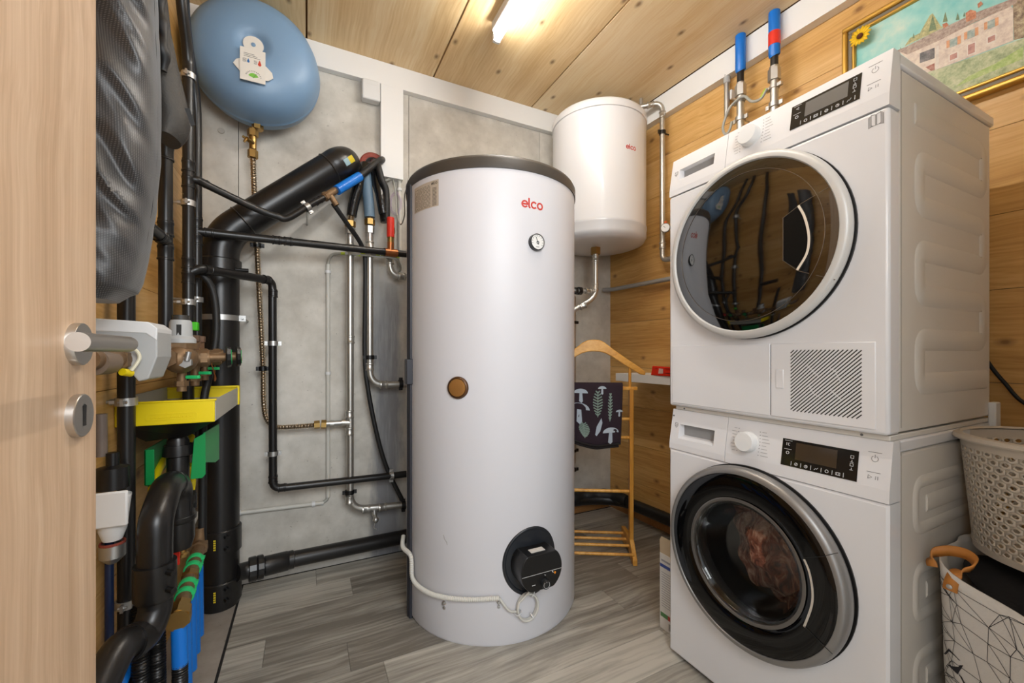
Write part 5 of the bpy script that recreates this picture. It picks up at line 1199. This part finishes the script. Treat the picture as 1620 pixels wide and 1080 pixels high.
g=G(); strokes(g,[[(.08,.034),(.2,.030)],[(.012,.034),(.03,.034)],[(.085,.010),(.16,.010)]],.003,lambda x,y,h: fnp(x,y,h+.0008)); t.part('dark_print',g,mat('dark_red_print',(120,18,12),.5),under=rb,smooth=0)
# ---------------------------------------------------------------- valet stand
A=Vector((1.487,1.610,0)); e_=Vector((.51,.86,0)).normalized(); d_=Vector((-.86,.51,0)).normalized(); SPAN=.38
t=T('valet_stand','honey-coloured wooden valet stand with a hanger top between tank and machines','clothes stand',A+d_*SPAN/2)
for s_ in (0,SPAN):
    b=A+d_*s_
    t.part('upright',G().obox(b+Vector((0,0,.045)),b+Vector((0,0,.862)),.020,.034,up=e_),M_STAND,bevel=.003)
    f0=b-e_*.095;f1=b+e_*.20
    poly=[f0+Vector((0,0,0)),f0+Vector((0,0,.028)),b-e_*.02+Vector((0,0,.095)),b+e_*.02+Vector((0,0,.10)),f1+Vector((0,0,.075)),f1+Vector((0,0,0)),f1-e_*.05,b+e_*.03+Vector((0,0,.030)),f0+e_*.05]
    t.part('foot',G().prism([p-d_*.011 for p in poly],d_*.022),M_STAND,bevel=.003,smooth=30)
    t.part('hanger_post',G().tube([b+d_*(.006 if s_==0 else -.006)+Vector((0,0,.86)),b+d_*(.006 if s_==0 else -.006)+Vector((0,0,.985 if 1 else 0))],.0075,12),M_STAND)
for k,zz_ in ((-.075,.046),(.0,.056),(.075,.056),(.15,.056)): t.part('shelf_rung',G().tube([A+e_*k+Vector((0,0,zz_)),A+e_*k+d_*SPAN+Vector((0,0,zz_))],.0075,12),M_STAND)
for zz_ in (.705,.610,.335): t.part('rung',G().tube([A+Vector((0,0,zz_)),A+d_*SPAN+Vector((0,0,zz_))],.0085,12),M_STAND)
t.part('trouser_bar',G().obox(A-d_*.03+Vector((0,0,.862)),A+d_*(SPAN+.03)+Vector((0,0,.862)),.026,.018),M_STAND,bevel=.004)
hc=A+d_*SPAN/2
prof_t=[(0,1.112),(.03,1.110),(.055,1.098),(.10,1.062),(.17,1.012),(.235,.968),(.262,.946)]
prof_b=[(.258,.930),(.235,.934),(.17,.972),(.10,1.020),(.06,1.042),(.03,1.050),(0,1.052)]
pl=[(x,z) for x,z in prof_t]+[(x,z) for x,z in prof_b]+[(-x,z) for x,z in prof_b[-2::-1]]+[(-x,z) for x,z in prof_t[:0:-1]]
t.part('hanger_top',G().prism([hc-e_*.010+d_*x+Vector((0,0,z)) for x,z in pl],e_*.020),wood('hanger_beech',0,(204,142,58),(226,166,76),(238,186,98),rough=.3,band=20),bevel=.004,smooth=30)
# towel over the bar
t=T('patterned_towel','dark plum towel with pale mushrooms and ferns hung over the valet stand bar','towel',hc+Vector((0,0,.87)))
S0,S1=.045,.325
def tw(u,v,side,off=0):
    s_=S0+(S1-S0)*u; bz=.876; L_=(.300 if side<0 else .27)-.012*math.cos(u*5.2+.6)*(1 if side<0 else -1)-(.016*u if side<0 else 0)
    z=bz-L_*v; r=.0165+.004*math.sin(u*9+v*2)*v+.010*v*(1-v)+.003*math.sin(u*17)*v
    dz=0
    s_+=(.012*v*(1-2*u))
    return A+d_*s_+e_*side*(r+off)+Vector((0,0,z))
g=G(); NU,NV=36,24; vs=[];rows_=[]
prof=[(-1,1-j/NV) for j in range(NV+1)]+[('a',k/6) for k in range(1,6)]+[(1,j/NV) for j in range(NV+1)]
for pr in prof:
    for i in range(NU+1):
        u=i/NU
        if pr[0]=='a': an=PI*pr[1]; a0=tw(u,0,-1);a1=tw(u,0,1); c_=(a0+a1)/2; r_=(a1-a0).length/2; vs.append(c_-e_*math.cos(an)*r_+Vector((0,0,math.sin(an)*r_*.7)))
        else: vs.append(tw(u,pr[1],pr[0]))
m_=len(prof); g.add(vs,[(j*(NU+1)+i,j*(NU+1)+i+1,(j+1)*(NU+1)+i+1,(j+1)*(NU+1)+i) for j in range(m_-1) for i in range(NU)])
PLUM=mat('plum_terry',(46,32,42),.95,bump=.8,bscale=500); cl=t.part('cloth',g,PLUM,solid=.009)
t.part('hem',G().tube([tw(i/30,1,-1,.001)+Vector((0,0,-.002)) for i in range(31)],.0062,8),mat('hem_dark',(34,28,28),.9),under=cl)
t.part('hem',G().tube([tw(i/30,1,-1,-.006)+Vector((0,0,-.016)) for i in range(1,30)],.0062,8),mat('hem_dark',(34,28,28),.9),under=cl)
PALE=mat('pale_print_blue',(178,190,202),.95)
PALE2=mat('fern_print',(132,152,142),.95)
def tp(x,y,h=0):
    """x 0..1 from the viewer's left, y 0..1 down"""
    return tw(1-x,y,-1,.0052+h)
def mush(cx_,cy_,s,flip=1):
    cap=[(cx_+s*.5*math.cos(math.radians(a)),cy_-s*.30*math.sin(math.radians(a))) for a in range(0,181,15)]
    stem=[(cx_-s*.10,cy_),(cx_+s*.10,cy_),(cx_+s*.13,cy_+s*.55),(cx_+s*.02,cy_+s*.66),(cx_-s*.14,cy_+s*.55)]
    for pl_ in (cap,stem):
        g=G(); g.add([tp(a,b,.0002) for a,b in pl_],[tuple(range(len(pl_)))]); t.part('mushroom_print',g,PALE,under=cl,smooth=0)
mush(.20,.42,.40); mush(.80,.80,.30); mush(.24,.13,.26); mush(.63,.05,.15); mush(.95,.45,.13)
def fern(x0,y0,x1,y1,w):
    g=G(); n_=9
    strokes(g,[[(x0,y0),(x1,y1)]],.014,lambda a,b,h: tp(a,b,.0003))
    for i in range(n_):
        k=(i+.5)/n_; x=x0+(x1-x0)*k;y=y0+(y1-y0)*k; ww=w*(math.sin(PI*min(1,k*.8+.12)))
        for s_ in (-1,1): strokes(g,[[(x,y),(x+s_*ww,y-.035)]],.020,lambda a,b,h: tp(a,b,.0003))
    t.part('fern_print',g,PALE2,under=cl,smooth=0)
fern(.55,.52,.55,.10,.085); fern(.78,.60,.78,.14,.035); fern(.30,.90,.28,.66,.10)
g=G(); lf=[(.50,.82),(.53,.68),(.62,.54),(.64,.62),(.60,.76),(.53,.84)]; g.add([tp(a,b,.0002) for a,b in lf],[tuple(range(6))]); t.part('leaf_print',g,PALE,under=cl,smooth=0)
# ---------------------------------------------------------------- detergent carton
t=T('detergent_box','tall white carton with printed text standing on the floor left of the washer','box',(1.27,1.11,0))
bx0,bx1,by0,by1=1.205,1.42,1.055,1.150
t.part('carton',G().box(bx0,bx1,by0,by1,.0005,.285),mat('carton_white',(214,212,208),.55),bevel=.001)
t.part('open_flap',G().add([(bx0+.002,by1,.285),(bx0+.002,by0,.285),(bx0-.004,by0+.004,.33),(bx0-.006,by0+.022,.352),(bx0-.006,by1-.014,.352),(bx0-.004,by1-.004,.335)],[(0,1,2,3,4,5)]),CARD,solid=.0012,smooth=0)
fb=lambda x,y,h: Vector((bx0-.0003-h,by1-x,y)); g=G(); strokes(g,[[(.006,.240),(.08,.240)]],.012,fb); t.part('blue_band',g,mat('band_blue',(60,80,150),.5),smooth=0)
g=G(); 
for r in range(15): strokes(g,[[(.010,.215-r*.009),(.085,.215-r*.009)]],.0018,fb)
strokes(g,[[(.010,.26),(.05,.26)]],.007,fb); t.part('small_print',g,mat('small_print',(150,150,156),.6),smooth=0)
for k,(mm,x0) in enumerate(((mat('badge_green',(80,130,80),.5),.010),(mat('badge_red',(176,70,60),.5),.045))): g=G(); strokes(g,[[(x0,.055),(x0+.026,.055)]],.016,fb); t.part('badge',g,mm,smooth=0)
g=G()
for i in range(7): strokes(g,[[(.045+i*.005,.012),(.045+i*.005,.036)]],.0022,fb)
t.part('bar_print',g,INK,smooth=0)
# ---------------------------------------------------------------- framed painting
y0,y1,z0,z1=.115,.872,1.862,2.322
t=T('framed_painting','gilt-framed painting of a long farmhouse in a meadow, on the wooden wall behind the dryer','painting',(1.93,.5,z0))
def frame(o,w,d,m,nm,bev=.003):
    ya,yb,za,zb=y0+o,y1-o,z0+o,z1-o
    for (a,b,c,e) in ((ya,yb,zb-w,zb),(ya,yb,za,za+w),(ya,ya+w,za+w,zb-w),(yb-w,yb,za+w,zb-w)): t.part(nm,skew(.0012,d,a,b,c,e),m,bevel=bev)
frame(0,.018,.030,GOLD,'gilt_moulding',.006); frame(.018,.013,.020,GREYFR,'grey_slip',.002); frame(.031,.011,.024,GOLD,'gilt_inner_moulding',.004)
cv=t.part('canvas',skew(.0012,.012,y0+.040,y1-.040,z0+.040,z1-.040),mat('x',(1,1,1)),smooth=0)
sky=bpy.data.materials.new('painted_sky'); sky.use_nodes=True; N=NT(sky); ge=N.n('NewGeometry'); a=N.noise(ge.outputs['Position'],5,5,.6); N.l(N.ramp(a,[(.38,lin((130,206,206))),(.5,lin((172,222,216))),(.62,lin((224,236,222)))]),N.p.inputs['Base Color']); N.p.inputs['Roughness'].default_value=.7
cv.data.materials[0]=sky
def pm(nm,c1,c2,c3,sc=60):
    if nm in MC: return MC[nm]
    m=bpy.data.materials.new(nm); m.use_nodes=True; N=NT(m); ge=N.n('NewGeometry'); a=N.noise(ge.outputs['Position'],sc,5,.75); N.l(N.ramp(a,[(.36,lin(c1)),(.5,lin(c2)),(.64,lin(c3))]),N.p.inputs['Base Color']); N.p.inputs['Roughness'].default_value=.7; MC[nm]=m; return m
def paint(nm,pts,m,lay):
    off=.0121+.0003*lay; P_=[]
    for a,b in pts:
        q=PW(1320+a/4.5,b/4.5,.0121); P_.append(Vector((WX(q.y)-off,min(max(q.y,y0+.0405),y1-.0405),min(max(q.z,z0+.0405),z1-.0405))))
    t.part(nm,G().add(P_,[tuple(range(len(P_)))]),m,under=cv,smooth=0)
paint('painted_meadow',[(300,760),(620,520),(760,485),(1000,400),(1340,275),(1900,90),(2400,-60),(2400,600),(800,900)],pm('p_meadow',(150,164,130),(184,196,158),(212,214,188),45),1)
paint('painted_meadow_light',[(860,620),(1000,560),(1340,420),(1345,330),(1150,450),(960,540)],pm('p_meadow2',(156,186,112),(180,202,134),(204,214,164),60),2)
paint('painted_hillside',[(1270,20),(1400,-60),(2400,-400),(2400,-60),(1345,270),(1280,285)],pm('p_hill',(120,104,92),(168,150,128),(200,190,160),70),1)
paint('painted_trees',[(500,330),(540,270),(610,235),(640,180),(680,110),(700,95),(735,150),(760,190),(800,180),(840,160),(690,240),(560,300)],pm('p_tree',(150,156,116),(186,184,136),(216,210,160),90),2)
for x,y,s in ((790,85,75),(700,105,120),(878,90,55),(925,85,35),(565,235,40),(472,335,28)): paint('painted_fir',[(x,y),(x+s*.24,y+s*.9),(x-s*.24,y+s)],pm('p_fir',(92,118,98),(122,144,112),(150,160,124),90),3)
paint('painted_wall',[(455,365),(740,285),(1255,45),(1275,60),(1275,290),(1000,395),(760,485),(650,520)],pm('p_wall',(208,192,182),(228,214,202),(240,230,216),40),4)
paint('painted_roof',[(445,360),(520,330),(700,235),(1010,90),(1300,-20),(1300,20),(1250,50),(1000,160),(745,290),(520,390)],pm('p_roof',(150,130,122),(178,160,150),(200,186,174),110),5)
for pts_,m in (([(935,95),(970,70),(1010,80),(1010,130),(940,160)],'p_dorm'),([(770,175),(800,160),(815,180),(780,205)],'p_dorm'),([(1020,30),(1045,10),(1060,30),(1025,60)],'p_dorm')): paint('painted_dormer',pts_,pm(m,(170,110,84),(196,134,104),(220,170,140),60),6)
paint('painted_opening',[(610,380),(715,340),(715,415),(610,450)],pm('p_open',(92,92,96),(120,118,120),(150,146,146),60),6)
paint('painted_opening',[(650,480),(715,450),(715,500),(690,505)],pm('p_open2',(150,90,80),(176,126,112),(200,160,150),60),6)
paint('painted_pillar',[(722,330),(745,325),(745,490),(722,500)],pm('p_pillar',(220,210,200),(232,224,214),(240,234,226),60),6)
PG=pm('p_pane',(140,160,160),(170,184,180),(200,206,196),80); PO=pm('p_shut',(214,150,110),(228,172,132),(232,180,140),80); PR=pm('p_red',(176,132,128),(196,152,142),(206,160,150),80)
for x,y in ((850,300),(975,240),(1118,170)):
    paint('painted_window',[(x-26,y-15),(x+26,y-37),(x+26,y+20),(x-26,y+42)],PG,6); paint('painted_shutter',[(x-50,y-5),(x-28,y-14),(x-28,y+36),(x-50,y+46)],PO,7); paint('painted_shutter',[(x+28,y-38),(x+52,y-48),(x+52,y+8),(x+28,y+20)],PO,7)
for x,y in ((850,405),(1120,280)): paint('painted_window',[(x-35,y-12),(x+35,y-42),(x+35,y+12),(x-35,y+40)],mat('p_white',(236,228,220),.7),6); paint('painted_window',[(x-26,y-10),(x+26,y-32),(x+26,y+6),(x-26,y+28)],PR,7)
paint('painted_door',[(945,320),(1010,295),(1010,375),(945,400)],mat('p_white',(236,228,220),.7),6); paint('painted_door',[(953,323),(1002,304),(1002,372),(953,392)],PR,7)
# sunflower on the corner
fcn=PW(1361.5,58,.035); t=T('sunflower','small yellow artificial sunflower fixed on the left corner of the gilt frame','flower',fcn)
random.seed(5); nn=Vector((-1,-.047,0)).normalized(); ty=Vector((0,-1,0)); 
t.part('stalk',G().cyl(fcn-nn*.008,fcn+nn*.004,.010,12),GRN)
for i in range(15):
    a=2*PI*i/15+.1*random.random(); L_=.032+.006*random.random(); dr_=ty*math.cos(a)+Vector((0,0,1))*math.sin(a); sr_=nn.cross(dr_)
    vs=[fcn+dr_*.008+nn*.004]; 
    for k_,w_ in ((.3,.0055),(.6,.0065),(.85,.004)): vs+=[fcn+dr_*L_*k_+sr_*w_+nn*(.004+.003*k_),fcn+dr_*L_*k_-sr_*w_+nn*(.004+.003*k_),]
    vs.append(fcn+dr_*L_+nn*(.004+.004*(i%2)))
    t.part('petal',G().add(vs,[(0,1,2),(1,3,4,2),(3,5,6,4),(5,7,6)]),mat('petal_yellow',(240,196,24),.6),solid=.0008)
t.part('flower_head',G().ball(fcn+nn*.007,.0105,14,8,(.5,1,1)),mat('seed_brown',(92,48,20),.9,bump=1,bscale=600))
# black cable behind the dryer
t=T('black_cable','black power cable drooping on the wooden wall right of the dryer','cable',(1.93,.45,.95))
t.part('cord',G().tube(spline([PW(1545,540,.02),PW(1566,577,.02),PW(1590,606,.02),PW(1620,637,.025),PW(1680,660,.03),PW(1760,655,.03)],8),.0052,10),BLK2)
# ---------------------------------------------------------------- laundry bag and basket
t=T('laundry_bag','white fabric laundry bag with black line pattern and leather handles beside the washer','laundry bag',(1.46,.23,0))
def bagtop(th):
    return .575-.085*max(0,min(1,(.42-(.22+.21*math.sin(th)))/.2))
def bag(u,v,off=0):
    th=2*PI*u; c,s=math.cos(th),math.sin(th); p=6 
    q=(abs(c)**p+abs(s)**p)**(-1/p)
    hx=.165+.035*v; hy=.175+.030*v; x=1.465+(hx+off)*c*q; y=.215+(hy+off)*s*q
    ztop=.49+.085*max(0,min(1,(y-.20)/.2))
    k=.006*math.sin(6*th+5*v)*v+.005*math.sin(11*th-7*v); 
    return Vector((x+k*c,y+k*s,.002+(ztop-.002)*v))
g=G(); g.grid(lambda u,v: bag(u,v),96,24)
BAGM=mat('bag_canvas',(214,210,204),.8,bump=.25,bscale=300); bg_=t.part('bag_body',g,BAGM,solid=.003)
g=G(); vs=[bag(i/48,0)+Vector((0,0,.001)) for i in range(48)]; g.add(vs,[tuple(range(48))]); t.part('bag_base',g,BAGM)
# printed lines
random.seed(11)
nodes=[]
for i in range(20):
    for j in range(13): nodes.append((.36+i*.022+random.uniform(-.009,.009),.03+j*.077+random.uniform(-.03,.03)))
def bseg(a,b): return [(a[0]+(b[0]-a[0])*k/6,a[1]+(b[1]-a[1])*k/6) for k in range(7)]
def ribbon(g,ln,wm):
    P0=[bag(min(max(a,0),1),min(max(b,0),.995),.0022) for a,b in ln]
    vs=[]
    for i,p in enumerate(P0):
        tdir_=(P0[min(i+1,6)]-P0[max(i-1,0)]).normalized(); nrm=(bag(ln[i][0],min(ln[i][1],.99),.01)-bag(ln[i][0],min(ln[i][1],.99),0)); nrm.normalize(); sd_=tdir_.cross(nrm).normalized()*wm/2; vs+=[p+sd_,p-sd_]
    g.add(vs,[(2*i,2*i+1,2*i+3,2*i+2) for i in range(6)])
g=G()
for i,a in enumerate(nodes):
    nb=sorted(nodes,key=lambda b:((b[0]-a[0])*1.4*1.3)**2+((b[1]-a[1])*.55)**2)[1:6]
    for b in nb:
        if b>a or random.random()<.3: ribbon(g,bseg(a,b),.0011)
t.part('line_pattern',g,mat('pattern_black',(44,42,46),.8),under=bg_,smooth=0)
for i in range(24):
    a=nodes[random.randrange(len(nodes))]; sz=.016; an=random.random()*6
    tri=[(a[0]+sz*math.cos(an+k),a[1]+sz*2.6*math.sin(an+k)) for k in (0,.9,2.6)]
    t.part('black_triangle',G().add([bag(x,min(max(y,.01),.985),.0024) for x,y in tri],[(0,1,2)]),mat('pattern_black',(44,42,46),.8),under=bg_,smooth=0)
# leather handle
hp=[PX(1503,934,1.262),PX(1505,922,1.262),PX(1514,906,1.268),PX(1536,899,1.280),PX(1543,889,1.295),PX(1530,877,1.31),PX(1505,871,1.31),PX(1482,873,1.30),PX(1473,882,1.29),PX(1475,896,1.285)]
sp=spline(hp,6); g=G(); vs=[]
for i,p in enumerate(sp):
    tt=(sp[min(i+1,len(sp)-1)]-sp[max(i-1,0)]).normalized(); ref=Vector((-.2,-.1,1)) if 6<i<len(sp)-8 else Vector((0,-1,0.1)); 
    k=min(1,max(0,(i-5)/18)); ref=Vector((0,-1,0))*(1-k)+Vector((0,-.25,1))*k; wv=(ref-tt*ref.dot(tt)).normalized()*.0115; vs+=[p+wv,p-wv]
g.add(vs,[(2*i,2*i+1,2*i+3,2*i+2) for i in range(len(sp)-1)]); hl=t.part('leather_handle',g,LEATHER,solid=.0032)
t.part('rivet',G().lathe([(.005,0),(.005,.002),(.002,.0035),(0,.0036)],hp[0]+Vector((-.0035,0,.010)),(-1,0,0),14),STEEL2,under=hl)
t=T('black_laundry','heap of black clothes filling the patterned laundry bag','clothes',(1.46,.22,.5))
def lau2(u,v):
    a=2*PI*u; r=v*.182; x=1.465+r*math.cos(a)*1.0; y=.215+r*math.sin(a)*1.05; zt_=.492+.072*max(0,min(1,(y-.20)/.2))
    return Vector((x,y,zt_+.012*math.sin(13*x*3+5*y*7)*(1-v)+.018*math.sin(x*31+y*23)*(1-v**2)*.6-.03*v**4))
g=G(); g.grid(lau2,48,16); t.part('clothes',g,CLOTHB,solid=.004)
t=T('plastic_basket','beige plastic basket with a woven lattice pattern standing on the laundry bag','basket',(1.535,.235,.56))
BCx,BCy=1.548,.245; BZ0,BZ1=.566,.846
def bk(u,v,off=0):
    r=.168+.020*v+off; a=2*PI*u; return Vector((BCx+r*math.cos(a),BCy+r*math.sin(a),BZ0+.018+(BZ1-BZ0-.045)*v))
g=G(); NC=50; NR=15
hexp=[(0,.62),(.5,.34),(.5,-.30),(0,-.62),(-.5,-.34),(-.5,.30)]
for j in range(NR):
    for i in range(NC):
        cx_=(i+.5*(j%2))/NC; cy_=(j+.5)/NR
        out=[(cx_+hx_/NC,cy_+hy_*1.0/NR*1.06) for hx_,hy_ in hexp]
        inn=[(cx_+(hx_*.50+.22*hy_)/NC,cy_+(hy_*.44-.20*hx_)/NR*1.06) for hx_,hy_ in hexp]
        vs=[bk(a,min(max(b,0),1),0) for a,b in out]+[bk(a,min(max(b,0),1),.0) for a,b in inn]
        # raised strand edge on alternate sides gives the plaited look
        g.add(vs,[(k,(k+1)%6,6+(k+1)%6,6+k) for k in range(6)])
t.part('lattice_wall',g,BASKET,solid=.004,smooth=30)
t.part('rim',G().lathe([(.186,-.030),(.190,-.030),(.191,-.006),(.200,-.004),(.203,-.012),(.206,-.008),(.203,.0),(.190,.002),(.186,-.003)],(BCx,BCy,BZ1),UZ,80,caps=False),BASKET)
t.part('base',G().lathe([(.0,0.001),(.160,0.0),(.170,.004),(.172,.020),(.167,.020),(.164,.006),(0,.006)],(BCx,BCy,BZ0),UZ,80,caps=False),BASKET)
# ---------------------------------------------------------------- jacket hanging behind the door
from mathutils import noise as mn
t=T('hanging_jacket','dark grey woven rain jacket hanging behind the open door, in front of the pipes','jacket',(-.36,1.10,1.15))
def sil(z):
    tb=[(1.148,196),(1.165,219),(1.19,229),(1.25,239),(1.35,250),(1.45,257),(1.60,258),(1.80,252),(2.0,250),(2.2,246)]
    for (a,b),(c,d) in zip(tb,tb[1:]):
        if z<=c: return b+(d-b)*(z-a)/(c-a)
    return tb[-1][1]
def jk(u,v):
    z=1.148+.95*v; a=2*PI*u; Yc=1.10; xr=PX(sil(z)-4,500,-.3); ratio=xr.x/xr.y; XR=ratio*1.135+.004; XL=-.440
    cx_=(XR+XL)/2; hx=(XR-XL)/2; hy=.075; 
    if v<.02: hx*=.9; hy*=.8
    c,s=math.cos(a),math.sin(a); q=(abs(c)**3.2+abs(s)**3.2)**(-1/3.2)
    p=Vector((cx_+hx*c*q,Yc+hy*s*q,z))
    m1=p.x*1.6+z; m2=p.x*1.6-z; wob=mn.noise(Vector((p.x*6,1.3,z*5)))*.05
    f1=(1-abs(mn.noise(Vector(((m1+wob)*11,m2*2.6,.5))))*2.4)*.016+mn.noise(Vector(((m1+wob)*26,m2*6,3.7)))*.007-.008
    w_=max(0,-s)**.5 if s<0 else .15
    p.y-=f1*w_*1.3; 
    if c<.9: p.x+=f1*.25*w_*(1 if c<0 else 0)
    return p
g=G(); g.grid(jk,96,130); g.add([jk(i/96,0) for i in range(96)],[tuple(range(96))]); g.add([jk(i/96,1) for i in range(96)],[tuple(range(96))])
jm=bpy.data.materials.new('woven_black'); jm.use_nodes=True; N=NT(jm); ge=N.n('NewGeometry'); s3=N.n('SeparateXYZ'); N.l(ge.outputs['Position'],s3.inputs[0])
a=N.math('SINE',N.math('MULTIPLY',s3.outputs[2],2100)); b=N.math('SINE',N.math('MULTIPLY',N.math('ADD',s3.outputs[0],N.math('MULTIPLY',s3.outputs[1],.6)),1500)); k=N.math('MULTIPLY',N.math('ADD',a,1),N.math('ADD',b,1.4)); 
N.l(N.ramp(N.math('MULTIPLY',k,.22),[(.25,lin((46,45,46))),(.8,lin((98,97,96)))]),N.p.inputs['Base Color']); N.p.inputs['Roughness'].default_value=.42; N.p.inputs['Sheen Weight'].default_value=.2
t.part('shell_fabric',g,jm,smooth=70)
JB=mat('hood_grey',(62,59,55),.7,bump=.5,bscale=250)
tbh=[(1.553,262,285),(1.568,256,295),(1.60,254,301),(1.66,254,294),(1.74,252,281),(1.84,250,266),(1.95,248,259),(2.08,246,254)]
def hood(u,v):
    z=1.553+.527*v
    for (a,b,c),(d_,e2,f2) in zip(tbh,tbh[1:]):
        if z<=d_+1e-6: k=(z-a)/(d_-a); l_=b+(e2-b)*k; r_=c+(f2-c)*k; break
    Yc=1.25; xl=PX(l_-10,500,-.3); xr=PX(r_,500,-.3); XL=xl.x/xl.y*Yc; XR=xr.x/xr.y*Yc
    an=2*PI*u; p=Vector(((XL+XR)/2+(XR-XL)/2*math.cos(an),Yc+.045*math.sin(an),z)); f1=mn.noise(Vector((p.x*22+z*6,u*3,z*9)))*.014; p.y-=f1; return p
g=G(); g.grid(hood,40,50); g.add([hood(i/40,0) for i in range(40)],[tuple(range(40))]); hd_=t.part('hood',g,JB,smooth=70)
q=PY(301,192,1.235); g=G(); tagp=[PY(a,b,1.20) for a,b in ((292,171),(300,171),(309,198),(302,199))]; t.part('woven_label',G().prism(tagp,(0,.002,0)),mat('label_black',(20,20,20),.6),under=hd_,smooth=0)
t.part('drawcord',G().tube(spline([PY(253,-20,1.20),PY(254,30,1.195),PY(259,58,1.185),PY(256,75,1.18),PY(261,92,1.185),PY(258,112,1.19)],8),lambda u,L:.010+.003*math.sin(L*90),10),BLK2)
t.part('hanging_loop',G().tube([(-.42,1.13,2.09),(-.43,1.13,2.13),(-.4495,1.13,2.14)],.006,8),STEEL2)

# repeats share a group
GR={'riser_pipe':'black pipe risers on the left wall','branch_pipe':'black branch pipes across the concrete wall','steel_pipe':'bare steel pipes on the walls',
 'black_hose':'black hoses among the pipes','green_hook':'green hook plates under the tray','corrugated_conduit':'corrugated black hoses behind the siphon',
 'sleeved_pipe':'blue-sleeved pipes above the dryer','white_conduit':'off-white conduits on the concrete wall','earthing_cable':'grey earthing cables on the pipes'}
for o in list(C.objects):
    b=o.name.split('.')[0]
    if o.parent is None and b in GR: o['group']=GR[b]
